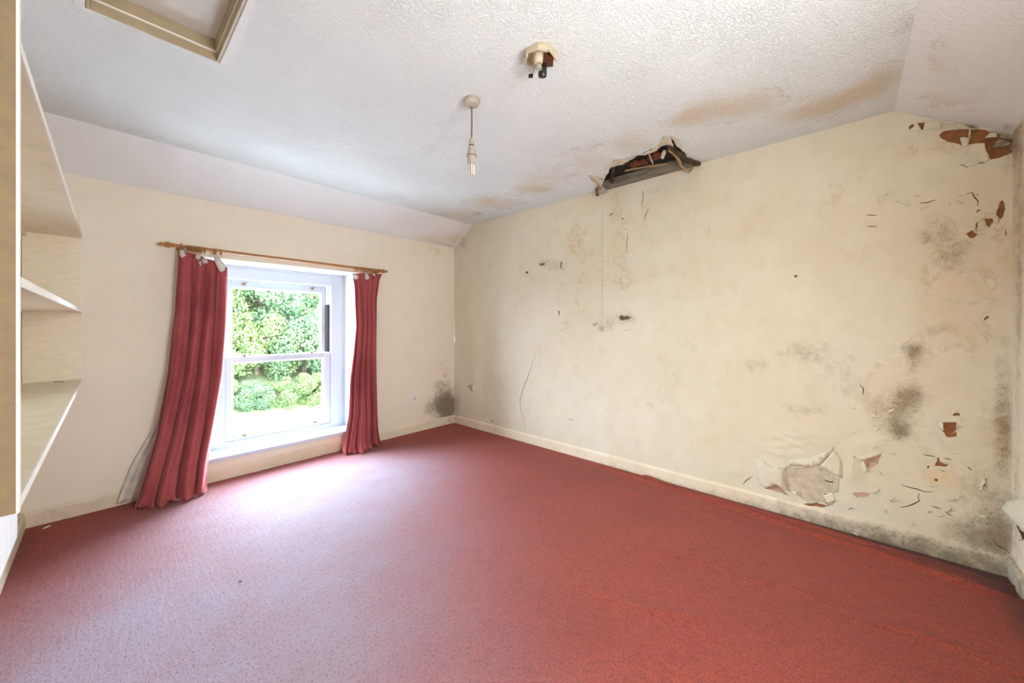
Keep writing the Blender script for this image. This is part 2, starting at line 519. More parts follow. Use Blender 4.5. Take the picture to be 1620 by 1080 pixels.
def crack_loop(pts, w=0.0022):
    d = []
    for i in range(len(pts) - 1):
        a, b = pts[i], pts[i + 1]; n = max(1, int(math.hypot(b[0] - a[0], b[1] - a[1]) / 0.012))
        d += [(a[0] + (b[0] - a[0]) * k / n + random.uniform(-.0015, .0015), a[1] + (b[1] - a[1]) * k / n + random.uniform(-.0015, .0015)) for k in range(n)]
    d.append(pts[-1])
    L = []; Rr = []
    for i, p in enumerate(d):
        a = d[max(i - 1, 0)]; b = d[min(i + 1, len(d) - 1)]
        dx, dy = b[0] - a[0], b[1] - a[1]; l = math.hypot(dx, dy) or 1
        t = i / max(1, len(d) - 1); ww = w * (0.25 + 0.75 * math.sin(PI * min(max(t, 0.04), 0.96)))
        L.append((p[0] - dy / l * ww, p[1] + dx / l * ww)); Rr.append((p[0] + dy / l * ww, p[1] - dx / l * ww))
    return L + Rr[::-1]


# ------------------------------------------------------------------ right-hand gable wall
def R_at(u, v): return on_x(XR, u, v)


def zm(x0, y0, s): return lambda pts: [R_at(x0 + a / s, y0 + b / s) for a, b in pts]


zA = zm(1380, 160, 4.5); zB = zm(1100, 560, 2.769); zD = zm(700, 300, 2.7); zE = zm(1420, 700, 4.32)
holes_r = []      # (loop, material, depth)


def hole(poly, mat, depth=0.004, amp=0.0025):
    holes_r.append((jag(poly, 0.010, amp), mat, depth))


# big bare strip under the sloping ceiling
hole(zA([(475, 238), (505, 212), (600, 200), (690, 200), (755, 196), (830, 216), (880, 232), (1000, 238), (1012, 360), (960, 384), (905, 405), (845, 418), (812, 360), (765, 300), (700, 306), (650, 322), (600, 300), (550, 293), (492, 262)]), M_BROWN, 0.006)
hole(zA([(312, 158), (372, 148), (356, 208), (338, 185)]), M_BROWN)
hole(zA([(262, 182), (288, 160), (296, 176), (266, 202)]), M_BROWN)
hole(zA([(875, 775), (905, 722), (930, 705), (946, 770), (936, 820), (912, 838), (880, 818)]), M_BROWN)
hole(zA([(780, 842), (850, 832), (860, 858), (830, 908), (812, 880)]), M_BROWN)
hole(zA([(664, 945), (710, 921), (745, 945), (735, 970), (708, 980)]), M_BROWN)
hole(zA([(735, 797), (752, 774), (776, 774), (756, 786)]), M_BROWN)
hole(zA([(860, 896), (880, 918), (898, 926), (880, 925)]), M_BROWN)
hole(zA([(948, 905), (956, 940), (950, 964), (944, 935)]), M_BROWN)
hole(zm(1300, 200, 3)([(766, 912), (786, 897), (794, 905), (772, 922)]), M_BROWN)
# lower right
hole(zB([(1075, 300), (1142, 298), (1150, 318), (1142, 336), (1148, 360), (1100, 364), (1086, 338)]), M_BROWN)
hole(zB([(1122, 256), (1158, 258), (1156, 270), (1132, 268)]), M_BROWN)
hole(zE([(215, 163), (250, 158), (268, 128), (275, 95), (286, 128), (345, 148), (338, 162), (290, 160)]), M_BROWN)
hole(zE([(200, 160), (214, 158), (212, 176), (203, 174)]), M_BROWN)
hole(zE([(472, 165), (488, 160), (508, 190), (496, 188)]), M_PINKP)
hole(zE([(252, 246), (276, 246), (270, 262), (256, 260)]), M_BROWN)
# the big torn patch low on the wall
hole(zB([(388, 500), (400, 490), (440, 502), (490, 489), (540, 496), (575, 505), (612, 530), (606, 580), (598, 606), (612, 640), (604, 668), (560, 650), (500, 650), (440, 612), (400, 594), (388, 545)]), M_ROUGHP, 0.007, 0.004)
hole(zB([(306, 590), (330, 573), (352, 568), (374, 580), (392, 602), (420, 622), (370, 606), (335, 596)]), M_PINKP, 0.008)
hole(zB([(475, 655), (530, 650), (590, 664), (560, 668), (500, 664)]), M_BROWN, 0.004)
hole(zB([(728, 462), (760, 452), (815, 436), (805, 470), (790, 492), (752, 500), (735, 482)]), M_PINKP, 0.003)
hole(zm(1180, 660, 6.75)([(1130, 800), (1240, 796), (1330, 812), (1300, 850), (1180, 852)]), M_PINKP, 0.002)
# far end of the wall
hole(zD([(104, 838), (130, 830), (134, 848), (128, 866), (118, 852)]), M_PINKP, 0.003)
hole(zD([(752, 545), (772, 530), (790, 540), (808, 544), (792, 554), (764, 558)]), M_DARKP, 0.006)
hole(zD([(640, 574), (664, 566), (662, 580), (646, 584)]), M_PINKP, 0.003)
hole(zD([(355, 350), (368, 348), (366, 357), (357, 358)]), M_DARKP, 0.008, .001)
hole(zD([(495, 515), (501, 518), (499, 538), (495, 532)]), M_DARKP, 0.004, .001)
hole(zD([(412, 316), (438, 312), (436, 322), (418, 324)]), M_DARKP, 0.004, .001)
hole(zD([(505, 310), (511, 306), (508, 332), (503, 340)]), M_DARKP, 0.004, .001)
hole(zD([(712, 110), (728, 97), (729, 100), (716, 112)]), M_DARKP, 0.004, .001)
hole(zD([(766, 120), (773, 120), (772, 128), (766, 127)]), M_DARKP, 0.004, .001)
hole(zD([(205, 985), (217, 983), (215, 994), (208, 992)]), M_PINKP, 0.003, .001)
hole(zm(1100, 420, 3.857)([(600, 60), (626, 56), (614, 74), (606, 72)]), M_BROWN, 0.003, .001)
# cracks
cracks = [zB([(268, 446), (300, 480), (335, 498), (345, 503)]), zB([(356, 500), (382, 499), (384, 498)]), zB([(546, 486), (570, 460), (594, 432), (610, 404)]),
          zB([(205, 572), (222, 555), (250, 535)]), zB([(690, 445), (726, 458)]), zE([(20, 288), (70, 300), (130, 318), (180, 332), (240, 336)]),
          zE([(150, 345), (140, 372), (148, 398), (80, 430), (20, 444)]), zE([(170, 80), (225, 90), (262, 96)]), zE([(318, 106), (368, 114)]),
          zE([(600, 248), (596, 290), (560, 318), (535, 342)]), zE([(318, 468), (350, 490), (380, 502)]), zE([(330, 470), (360, 462), (375, 440)]),
          zE([(230, 430), (300, 455)]), zA([(335, 722), (390, 722), (450, 702)]), zA([(670, 664), (708, 652), (735, 690), (752, 712), (748, 745)]),
          zA([(620, 455), (650, 458), (675, 472)]), zA([(700, 430), (745, 440), (800, 438)]), zA([(738, 915), (745, 870), (755, 858)]),
          zD([(855, 0), (858, 30), (852, 60), (854, 82)]), zD([(880, 82), (866, 110), (862, 134)]), zD([(398, 700), (372, 780), (345, 850), (330, 900), (336, 950), (350, 980), (354, 1030)]),
          zD([(792, 185), (788, 230), (784, 268)]), zD([(535, 978), (565, 986)]), zm(1100, 420, 3.857)([(1000, 720), (1025, 750), (1020, 790)]),
          zm(1300, 200, 3)([(210, 420), (262, 422)]), zm(1300, 200, 3)([(212, 474), (265, 476)]), zm(1180, 660, 6.75)([(1090, 985), (1120, 968), (1165, 985)]),
          zm(1180, 660, 6.75)([(830, 820), (900, 826)]), zm(1180, 660, 6.75)([(840, 670), (900, 692), (930, 690)]), zE([(655, 665), (680, 700), (740, 730), (772, 765)])]
for c_ in cracks:
    holes_r.append((crack_loop(c_, 0.0025), M_CRACK, 0.006))

mold_r = px_blobs(R_at, [(1480, 358, 36, 20, .55), (1500, 400, 36, 34, .72), (1463, 378, 10, 12, .5), (1507, 477, 20, 14, .55), (1490, 520, 34, 14, .42), (1442, 552, 34, 14, .55),
                         (1445, 568, 14, 24, .75), (1437, 625, 28, 22, .95), (1421, 680, 16, 16, .9), (1402, 655, 40, 30, .62), (1268, 557, 48, 20, .45), (1193, 580, 20, 18, .42), (1268, 648, 52, 8, .42),
                         (1560, 800, 46, 70, .60), (1590, 690, 12, 80, .55), (1535, 850, 60, 26, .70), (1585, 850, 20, 40, .7), (1570, 660, 30, 60, .35), (1590, 400, 10, 40, .38),
                         (1575, 215, 24, 12, 1.1), (1596, 250, 8, 30, .6), (1060, 612, 26, 30, .35), (1030, 640, 20, 10, .3), (880, 420, 18, 12, .5), (860, 415, 12, 6, .45), (988, 503, 22, 10, .6), (955, 515, 22, 10, .45),
                         (735, 385, 9, 12, .55), (728, 420, 5, 30, .3), (722, 640, 6, 30, .6), (985, 445, 10, 8, .5), (1300, 590, 40, 60, .22), (800, 540, 40, 60, .16), (1040, 300, 30, 8, .4), (1588, 600, 12, 110, .5), (1470, 700, 40, 60, .3), (1350, 600, 30, 40, .25), (1520, 300, 50, 14, .25)])
damp_r = px_blobs(R_at, [(911, 374, 22, 30, .55), (981, 389, 18, 22, .55), (941, 411, 40, 26, .36), (937, 324, 18, 14, .6), (975, 330, 16, 40, .5), (1122, 374, 10, 24, .6), (985, 440, 22, 22, .5), (930, 450, 44, 30, .35),
                         (1330, 330, 80, 70, .35), (1500, 760, 26, 14, 1.0), (1475, 752, 16, 10, .9), (1420, 600, 70, 60, .35), (1590, 420, 12, 60, .5), (1020, 330, 10, 40, .5), (1080, 320, 60, 30, .3), (1580, 690, 14, 40, .8),
                         (1500, 480, 60, 60, .35), (820, 430, 40, 40, .25), (1390, 640, 30, 40, .4), (1250, 800, 60, 14, .5), (1480, 230, 90, 14, .4), (1520, 560, 90, 260, .26), (1400, 420, 120, 180, .18), (1560, 380, 60, 120, .22)])


def disp_r(y, z):
    h = 0.0016 * np.sin(y * 9 + 2 * np.sin(z * 5)) * np.sin(z * 8 + 1.3 * np.sin(y * 6))
    for (px, py, ry, rz, a) in [(1235, 745, .05, .05, .006), (1300, 690, .10, .07, .010), (1230, 715, .08, .02, .006), (1350, 730, .03, .09, .010), (1160, 745, .05, .03, .006), (1380, 700, .05, .04, .008)]:
        c0 = R_at(px, py); h = h + a * np.exp(-((y - c0[0]) / ry) ** 2 - ((z - c0[1]) / rz) ** 2)
    c0 = R_at(1245, 700)
    e = np.exp(-((y - c0[0]) / .12) ** 2 - ((z - c0[1]) / .06) ** 2)
    h = h + 0.0035 * e * np.sin((z - c0[1] - 0.25 * (y - c0[0])) * 130)
    return h


gable = [(YB, 0), (YW, 0), (YW, ZE), (YF, ZC), (YF2, ZC), (YB, ZE2)]
WR = sheet('wall_right', gable, [h[0] for h in holes_r], lambda y, z, h: (XR - h, y, z), 0.026, M_WALL_R,
           {'damp': blobs(damp_r), 'mold': blobs(mold_r)}, disp_r)
tag(WR, 'damp cream painted gable wall with peeling paint and mould', kind='structure')
for loop, mat, dep in holes_r:
    mb = MB(); n = len(loop)
    if mat is M_DARKP or len(loop) > 0:
        hs = disp_r(np.array([p[0] for p in loop]), np.array([p[1] for p in loop]))
        a = [(XR - h, p[0], p[1]) for p, h in zip(loop, hs)]; b = [(XR - h + dep, p[0], p[1]) for p, h in zip(loop, hs)]
        mb.add(a + b, [tuple(n + i for i in range(n))] + [(i, (i + 1) % n, n + (i + 1) % n, n + i) for i in range(n)])
    mb.build('bare_plaster' if dep >= .002 and mat is not M_DARKP else 'plaster_pit', mat, WR)
core = MB().box(XR + 0.025, -0.95, -0.1, XR + 0.30, YW + 0.36, 3.05).build('masonry_core', M_BRICK, WR)


def flake(poly, hinge, lift, mat=M_WALL_R, at=None, curl=1.6, parent=None, name='paint_flake', base=0.0008):
    """A sheet of paint lifting off the wall; hinge: direction (du, dv) in which it lifts away."""
    at = at or (lambda u, v, h: (XR - h, u, v))
    P = jag(poly, 0.012, 0.0022); hu, hv = hinge
    d = [p[0] * hu + p[1] * hv for p in P]; lo, hi = min(d), max(d)
    step = max(0.008, (hi - lo) / 5)
    us = [p[0] for p in P]; vs = [p[1] for p in P]
    gu, gv = np.meshgrid(np.arange(min(us), max(us), step), np.arange(min(vs), max(vs), step)); gu = gu.ravel(); gv = gv.ravel()
    kp = inside(gu, gv, P)
    pts = P + list(zip(gu[kp].tolist(), gv[kp].tolist())); n = len(P)
    V, _, Fc, *_ = delaunay_2d_cdt([Vector(p) for p in pts], [(i, (i + 1) % n) for i in range(n)], [], 1, 1e-6)
    mb = MB(); vv = []
    for p in V:
        t = (p.x * hu + p.y * hv - lo) / max(hi - lo, 1e-5)
        vv.append(at(p.x, p.y, base + lift * max(t, 0) ** curl + 0.0015 * math.sin(p.x * 170 + p.y * 90) * t))
    mb.add(vv, [tuple(f) for f in Fc])
    o = mb.build(name, mat, parent or WR, True)
    so = o.modifiers.new('thickness', 'SOLIDIFY'); so.thickness = 0.0012
    return o


s7 = .707
# (y decreases to the right in the picture)
flake(zA([(670, 375), (692, 330), (740, 316), (782, 318), (806, 366), (835, 415), (815, 436), (745, 420), (690, 395)]), (-s7, s7), 0.035)
flake(zA([(372, 150), (430, 140), (500, 150), (480, 178), (515, 205), (440, 205), (362, 212)]), (0.2, -1), 0.018)
flake(zA([(500, 160), (560, 165), (615, 205), (545, 190), (495, 185)]), (0, -1), 0.016)
flake(zA([(570, 160), (640, 165), (690, 196), (620, 190)]), (-.3, -1), 0.012)
flake(zA([(650, 165), (720, 180), (760, 195), (690, 200)]), (-.3, -1), 0.01, M_FLAKE_MOLD)
flake(zA([(297, 178), (320, 165), (350, 210), (320, 215), (268, 210)]), (0.3, 1), 0.012)
flake(zA([(620, 268), (650, 262), (690, 268), (680, 322), (640, 326)]), (0, 1), 0.014)
flake(zA([(690, 205), (700, 205), (690, 280), (672, 320)]), (-1, .2), 0.012)
flake(zA([(795, 268), (832, 225), (880, 235), (880, 264), (840, 262)]), (0.3, -1), 0.014)
flake(zA([(880, 290), (905, 270), (960, 285), (985, 310), (930, 335), (835, 338), (868, 325)]), (0.2, -1), 0.02, M_FLAKE_MOLD)
flake(zA([(900, 236), (1010, 236), (1005, 280), (950, 270), (905, 262)]), (0, -1), 0.01, M_FLAKE_MOLD)
flake(zA([(985, 325), (1012, 310), (1014, 362), (990, 360)]), (0.5, -1), 0.008, M_FLAKE_MOLD)
flake(zA([(750, 868), (790, 842), (812, 880), (800, 915), (745, 920)]), (0.8, .5), 0.016)
flake(zA([(862, 828), (880, 820), (908, 845), (900, 870), (862, 862)]), (0.6, .6), 0.012)
flake(zA([(715, 925), (745, 915), (748, 938), (728, 942)]), (0.3, -1), 0.01)
flake(zA([(880, 745), (905, 722), (880, 800), (862, 800)]), (-1, .1), 0.01)
flake(zA([(640, 450), (700, 425), (760, 440), (680, 470)]), (0, 1), 0.006)
flake(zB([(1062, 296), (1078, 292), (1090, 332), (1078, 330)]), (-1, 0), 0.012)
flake(zB([(1140, 300), (1168, 316), (1146, 330)]), (1, 0), 0.010)
flake(zB([(1112, 248), (1140, 250), (1126, 264)]), (0, -1), 0.010)
flake(zE([(286, 126), (300, 118), (345, 148), (320, 140)]), (0, -1), 0.012)
flake(zE([(382, 370), (400, 362), (445, 358), (415, 388)]), (0, -1), 0.018)
flake(zE([(318, 468), (360, 440), (372, 440), (345, 472)]), (0, 1), 0.010)
flake(zE([(590, 240), (604, 262), (570, 318), (535, 338), (560, 300)]), (-.6, -.6), 0.009)
# curling edges of the big torn patch
flake(zB([(270, 446), (340, 500), (388, 498), (386, 540), (392, 598), (352, 568), (310, 588), (282, 560), (268, 500)]), (-.7, -.25), 0.006, curl=1.3)
flake(zB([(400, 488), (546, 488), (600, 410), (570, 430), (500, 455), (420, 462)]), (0, -1), 0.006)
flake(zB([(548, 488), (610, 412), (640, 470), (640, 540), (612, 528), (575, 503)]), (0.5, -.5), 0.007)
flake(zB([(606, 535), (632, 545), (628, 600), (604, 608)]), (1, 0), 0.010)
flake(zB([(700, 448), (755, 438), (818, 424), (818, 438), (770, 452), (728, 464)]), (0, -1), 0.016)
flake(zB([(718, 460), (740, 470), (752, 500), (742, 520), (726, 490)]), (-1, 0), 0.010)
flake(zB([(560, 615), (600, 606), (612, 640), (575, 650)]), (0, -1), 0.010)
flake(zB([(420, 598), (450, 600), (435, 622)]), (0, -1), 0.016)
flake(zD([(756, 535), (775, 520), (792, 526), (800, 538), (778, 536)]), (0, -1), 0.014)
flake(zD([(760, 375), (790, 372), (795, 396), (770, 402)]), (0, -1), 0.012)
flake(zD([(130, 828), (140, 840), (136, 866), (128, 850)]), (1, 0), 0.008)
flake(zm(1180, 660, 6.75)([(1310, 195), (1350, 215), (1395, 330), (1350, 320), (1325, 270)]), (-.5, -.5), 0.010)
flake(zm(1180, 660, 6.75)([(1330, 790), (1400, 745), (1435, 750), (1420, 785), (1360, 805)]), (0, -1), 0.008)

rs = random.Random(21)
for cx0, cx1, cy0, cy1, cnt in ((1385, 1560, 705, 830, 16), (1400, 1560, 290, 330, 9), (1370, 1420, 580, 720, 8), (870, 1000, 400, 525, 10), (1330, 1560, 600, 700, 6), (940, 1010, 310, 380, 5)):
    for _ in range(cnt):
        u, v = rs.uniform(cx0, cx1), rs.uniform(cy0, cy1); a = rs.uniform(3, 9); b = rs.uniform(1.0, 2.6); ang = rs.uniform(-.5, .9)
        pts = [(u + a * math.cos(t) * math.cos(ang) - b * math.sin(t) * math.sin(ang), v + a * math.cos(t) * math.sin(ang) + b * math.sin(t) * math.cos(ang)) for t in (0, 1.1, 2.2, 3.1, 4.2, 5.3)]
        flake([R_at(*q) for q in pts], rs.choice([(0, -1), (.5, -.8), (-.6, -.6), (0, 1)]), rs.uniform(.003, .007))

# ------------------------------------------------------------------ window wall
def W_at(u, v): return on_y(YW, u, v)


win_hole = [(WX0, WZ0), (WX1, WZ0), (WX1, WZ1), (WX0, WZ1)]
mold_w = px_blobs(W_at, [(703, 632, 18, 28, .9), (712, 645, 10, 18, .95), (690, 645, 24, 13, .6), (706, 660, 12, 6, .8), (690, 607, 14, 5, .35), (610, 660, 6, 10, .3), (655, 622, 6, 4, .35), (640, 660, 8, 4, .3), (700, 570, 10, 30, .25)])
damp_w = px_blobs(W_at, [(704, 600, 14, 50, .45), (690, 395, 26, 16, .4), (645, 560, 16, 20, .3), (240, 760, 20, 20, .35)])
WW = sheet('wall_window', [(XL, 0), (XR, 0), (XR, ZE), (XL, ZE)], [win_hole], lambda x, z, h: (x, YW - h, z), 0.04, M_WALL_W,
           {'mold': blobs(mold_w), 'damp': blobs(damp_w)}, lambda x, z: 0.001 * np.sin(x * 8 + z * 3) * np.sin(z * 7) * (np.abs(z - ZE) > .05), thick=0.36)
tag(WW, 'cream window wall with dark mould in the far corner', kind='structure')
MB().box(XL - .3, YW + 0.02, ZE, XR + 0.29, YW + 0.36, 3.05).build('masonry_core', M_VOID, WW)

# left wall with added fill opening, back wall with added fill recess (both lie behind or beside the camera)
WL = sheet('wall_left', [(YB, 0), (YW, 0), (YW, ZE), (YF, ZC), (YF2, ZC), (YB, ZE2)],
           [[(DY0, 0.001), (DY1, 0.001), (DY1, DZ), (DY0, DZ)]], lambda y, z, h: (XL + h, y, z), 0.08, M_WALL_P, {}, None, thick=0.12)
tag(WL, 'plain cream left wall behind the shelf unit', kind='structure')
MB().box(XL - 0.14, -0.95, ZE, XL - 0.02, YW + 0.36, 3.05).build('masonry_core', M_VOID, WL)
mold_b = blobs([(2.86, 0.25, .08, .3, .55), (2.84, 0.9, .06, .5, .5), (2.8, 1.7, .1, .35, .6), (2.86, 2.05, .1, .12, .8), (2.80, 1.3, .04, .2, .5)])
WBk = sheet('wall_back', [(XL, 0), (XR, 0), (XR, ZE2), (XL, ZE2)], [[(BX0, BZ0), (BX1, BZ0), (BX1, BZ1), (BX0, BZ1)]],
            lambda x, z, h: (x, YB + h, z), 0.05, M_WALL_P, {'mold': mold_b}, None, thick=0.30)
tag(WBk, 'pale back wall with mould spots by the corner', kind='structure')
MB().box(XL - .3, YB - 0.30, ZE2, XR + .29, YB - 0.02, 3.05).build('masonry_core', M_VOID, WBk)
# the curled sheet of paint hanging off the back wall near the floor
flake([(2.70, 0.29), (2.80, 0.29), (2.872, 0.335), (2.84, 0.375), (2.80, 0.40), (2.70, 0.46)], (1, -.25), 0.035, at=lambda u, v, h: (u, YB + h, v), parent=WBk, curl=1.3)
flake([(2.72, 0.26), (2.80, 0.22), (2.83, 0.29), (2.74, 0.30)], (-.2, 1), 0.02, at=lambda u, v, h: (u, YB + h, v), parent=WBk)

# ------------------------------------------------------------------ ceiling
def C_at(u, v): return on_z(ZC, u, v)


HX0, HX1, HY0, HY1 = -0.045, 0.346, 1.42, 2.078     # loft hatch
hatch_hole = [(HX0, HY0), (HX1, HY0), (HX1, HY1), (HX0, HY1)]
brk = [C_at(*q) for q in [(945, 297), (957, 281), (968, 262), (985, 257), (1000, 249), (1015, 243), (1030, 236), (1042, 235), (1050, 222), (1058, 219), (1072, 228), (1084, 243), (1095, 258)]]
brk = [(XR - .03, brk[0][1])] + [(min(a, XR - .04), b) for a, b in brk] + [(XR - .03, brk[-1][1])]
_o = brk[1:-1]; _d = dens(_o, 0.02); _n = max(1, int(math.hypot(_o[0][0] - _o[-1][0], _o[0][1] - _o[-1][1]) / 0.02))
broken_hole = [(a + random.uniform(-.007, .007), b + random.uniform(-.007, .007)) for a, b in _d[:len(_d) - _n + 1]]
broken_hole = [(XR - .004, brk[0][1] + .02)] + broken_hole + [(XR - .004, brk[-1][1] - .02)]
damp_shadow_c = blobs(px_blobs(C_at, [(1271, 178, 60, 12, .75), (1386, 136, 46, 16, .85), (1123, 172, 64, 14, .8), (1190, 168, 60, 12, .7), (1330, 160, 60, 14, .7), (1080, 192, 40, 16, .6), (1400, 110, 30, 12, .6),
                               (930, 255, 60, 26, .55), (1000, 225, 50, 18, .6), (860, 285, 50, 24, .5), (790, 320, 40, 16, .65), (830, 300, 30, 12, .7), (760, 318, 30, 12, .45), (735, 335, 40, 10, .6), (860, 300, 20, 8, .6), (700, 340, 40, 8, .4),
                               (880, 80, 14, 14, .5)]))  # last spot is the ceiling fitting's shadow, painted in with the damp
mold_c = blobs(px_blobs(C_at, [(1432, 40, 32, 20, .55), (757, 338, 14, 5, .7), (740, 325, 30, 12, .35), (500, 45, 30, 12, .22), (805, 320, 20, 6, .4), (1040, 70, 40, 20, .12)]))
CE = sheet('ceiling', [(XL, YF2), (XR, YF2), (XR, YF), (XL, YF)], [hatch_hole, broken_hole], lambda x, y, h: (x, y, ZC - h), 0.035, M_CEIL,
           {'damp': damp_shadow_c, 'mold': mold_c}, None, thick=0.018)
tag(CE, 'white stippled ceiling stained brown along the damp wall', kind='structure')


def slope(name, y0, z0, y1, z1, damp, mold, label):
    L = math.hypot(y1 - y0, z1 - z0)
    ny, nz = (z1 - z0) / L, -(y1 - y0) / L
    if nz > 0: ny, nz = -ny, -nz
    o = sheet(name, [(XL, 0), (XR, 0), (XR, L), (XL, L)], [], lambda x, s, h: (x, y0 + (y1 - y0) * s / L + ny * h, z0 + (z1 - z0) * s / L + nz * h), 0.05, M_SLOPE,
              {'damp': damp, 'mold': mold}, None, thick=0.02)
    return tag(o, label, kind='structure')


slope('ceiling_slope_window', YW, ZE, YF, ZC, blobs([(2.72, .12, .22, .12, .8), (2.45, .05, .2, .06, .6), (2.85, .25, .1, .2, .6)]),
      blobs([(2.70, .03, .18, .03, .8), (1.62, .36, .22, .05, .35), (.55, .33, .2, .06, .3), (2.85, .10, .05, .2, .5)]), 'sloping white ceiling above the window wall')
slope('ceiling_slope_back', YB, ZE2, YF2, ZC, blobs([(2.6, .30, .30, .12, .34), (2.2, .36, .2, .06, .3), (2.55, .16, .3, .07, .2)]),
      blobs([(2.86, .03, .06, .03, .8)]), 'sloping white ceiling above the back wall')

# loft above, seen through the hole
LO = tag(MB().box(XL - .3, -0.95, 2.98, XR + .3, YW + .36, 3.05).build('ceiling_loft_roof', M_VOID), 'dark underside of the roof above the ceiling', kind='structure')
MB().box(2.05, 0.3, ZC + .02, 2.10, 2.2, 2.98).build('loft_partition', M_VOID, LO)

# ------------------------------------------------------------------ floor
def carpet():
    nx, ny = 330, 420
    xs = np.linspace(XL, XR, nx); ys = np.linspace(YB, YW, ny)
    X, Y = np.meshgrid(xs, ys); X = X.ravel(); Y = Y.ravel()
    Z = 0.0006 * np.sin(X * 23 + Y * 5) * np.sin(Y * 17)
    ridges = [([(950, 738), (1040, 768), (1150, 800), (1260, 838), (1400, 880), (1560, 935), (1620, 956)], .009, .016),
              ([(1020, 752), (1120, 790), (1240, 820), (1380, 862), (1480, 890), (1620, 935)], .006, .012),
              ([(960, 770), (1080, 800), (1160, 826)], .004, .02), ([(920, 925), (1010, 960), (1100, 975)], .003, .03), ([(980, 860), (1060, 880), (1150, 890)], .003, .02),
              ([(1380, 985), (1480, 1010), (1600, 1060)], .004, .02), ([(1130, 900), (1230, 925), (1330, 960)], .003, .018)]
    for pts, a, wd in ridges:
        q = [on_z(0, *p) for p in pts]; best = np.full(X.shape, 9.0)
        for (x0, y0), (x1, y1) in zip(q[:-1], q[1:]):
            dx, dy = x1 - x0, y1 - y0; t = np.clip(((X - x0) * dx + (Y - y0) * dy) / (dx * dx + dy * dy), 0, 1)
            best = np.minimum(best, np.hypot(X - x0 - t * dx, Y - y0 - t * dy))
        Z += 2.4 * a * np.exp(-(best / wd) ** 2)
    v = list(zip(X.tolist(), Y.tolist(), Z.tolist()))
    f = [(j * nx + i, j * nx + i + 1, (j + 1) * nx + i + 1, (j + 1) * nx + i) for j in range(ny - 1) for i in range(nx - 1)]
    m = bpy.data.meshes.new('floor'); m.from_pydata(v, [], f); m.update()
    light_mask = blobs([(0.10, 1.05, .66, 1.0, 1.0), (.75, 2.05, .76, .82, .9), (1.40, 2.7, .72, .52, .8), (-.1, 1.7, .4, .9, .6), (0.95, 3.05, .75, .40, .8)])(X, Y)  # mask of the window light painted onto the carpet
    mold = blobs([(XR, -.4, .16, .5, .95), (2.6, YB, .5, .12, .8), (XR, .5, .05, .8, .6), (1.25, 1.75, .10, .07, .30), (1.7, 1.9, .10, .08, .25), (XL, 3.3, .10, .4, .5)])(X, Y)
    for n_, val in (('light_mask', light_mask), ('mold', mold)):
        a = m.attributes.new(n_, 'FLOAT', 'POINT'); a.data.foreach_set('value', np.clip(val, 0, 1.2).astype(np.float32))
    return tag(link('floor', m, M_CARPET, None, True), 'shabby red carpet with painted window light and ripples along the damp wall', kind='structure')


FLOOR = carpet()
MB().box(XL - 1.4, YB - .4, -.12, XR + .3, YW + .36, -.012).build('floor_boards', M_VOID, FLOOR)

# unseen enclosure added round the side fill light (behind the camera)
LD = MB()
LD.box(XL - 1.0, DY0 - .3, -.012, XL - .12, DY1 + .3, 0.0); LD.box(XL - 1.05, DY0 - .35, 0, XL - 1.0, DY1 + .35, 2.4)
LD.box(XL - 1.0, DY0 - .35, 0, XL - .12, DY0 - .3, 2.4); LD.box(XL - 1.0, DY1 + .3, 0, XL - .12, DY1 + .35, 2.4); LD.box(XL - 1.0, DY0 - .35, 2.4, XL - .12, DY1 + .35, 2.45)
tag(LD.build('wall_side_fill', M_WALL_P), 'unseen pale walls added round the side fill light', kind='structure')
dt = MB()
dt.box(XL, DY0 - .06, 0, XL + .018, DY0, DZ + .06); dt.box(XL, DY1, 0, XL + .018, DY1 + .06, DZ + .06); dt.box(XL, DY0, DZ, XL + .018, DY1, DZ + .06)
tag(dt.build('trim_1', M_SHELF_EDGE), 'white architrave round the added side fill opening', kind='structure')

# skirting boards
def skirting(name, p0, p1, inward, label, molds, h=0.092, th=0.016):
    p0 = Vector((*p0, 0)); p1 = Vector((*p1, 0)); inn = Vector((*inward, 0)); L = (p1 - p0).length; d = (p1 - p0) / L
    n = max(2, int(L / .04)); prof = [(0, 0), (th, 0), (th, h * .83), (th * .55, h * .93), (th * .35, h), (0, h)]
    v = []; f = []; mo = []
    for i in range(n + 1):
        p = p0 + d * (L * i / n)
        for (a, b) in prof:
            v.append(tuple(p + inn * a + Vector((0, 0, b)))); mo.append((L * i / n, b))
    k_ = len(prof)
    for i in range(n):
        for j in range(k_ - 1): f.append((i * k_ + j, i * k_ + j + 1, (i + 1) * k_ + j + 1, (i + 1) * k_ + j))
    f += [tuple(range(k_)), tuple(n * k_ + j for j in range(k_))]
    m = bpy.data.meshes.new(name); m.from_pydata(v, [], f); m.update()
    u = np.array([a for a, b in mo]); z = np.array([b for a, b in mo])
    for an in ('damp', 'mold'):
        at = m.attributes.new(an, 'FLOAT', 'POINT'); val = blobs(molds)(u, z) if an == 'mold' else np.full(len(u), .12)
        at.data.foreach_set('value', np.clip(val, 0, 1.4).astype(np.float32))
    return tag(link(name, m, M_SKIRT), label, kind='structure')


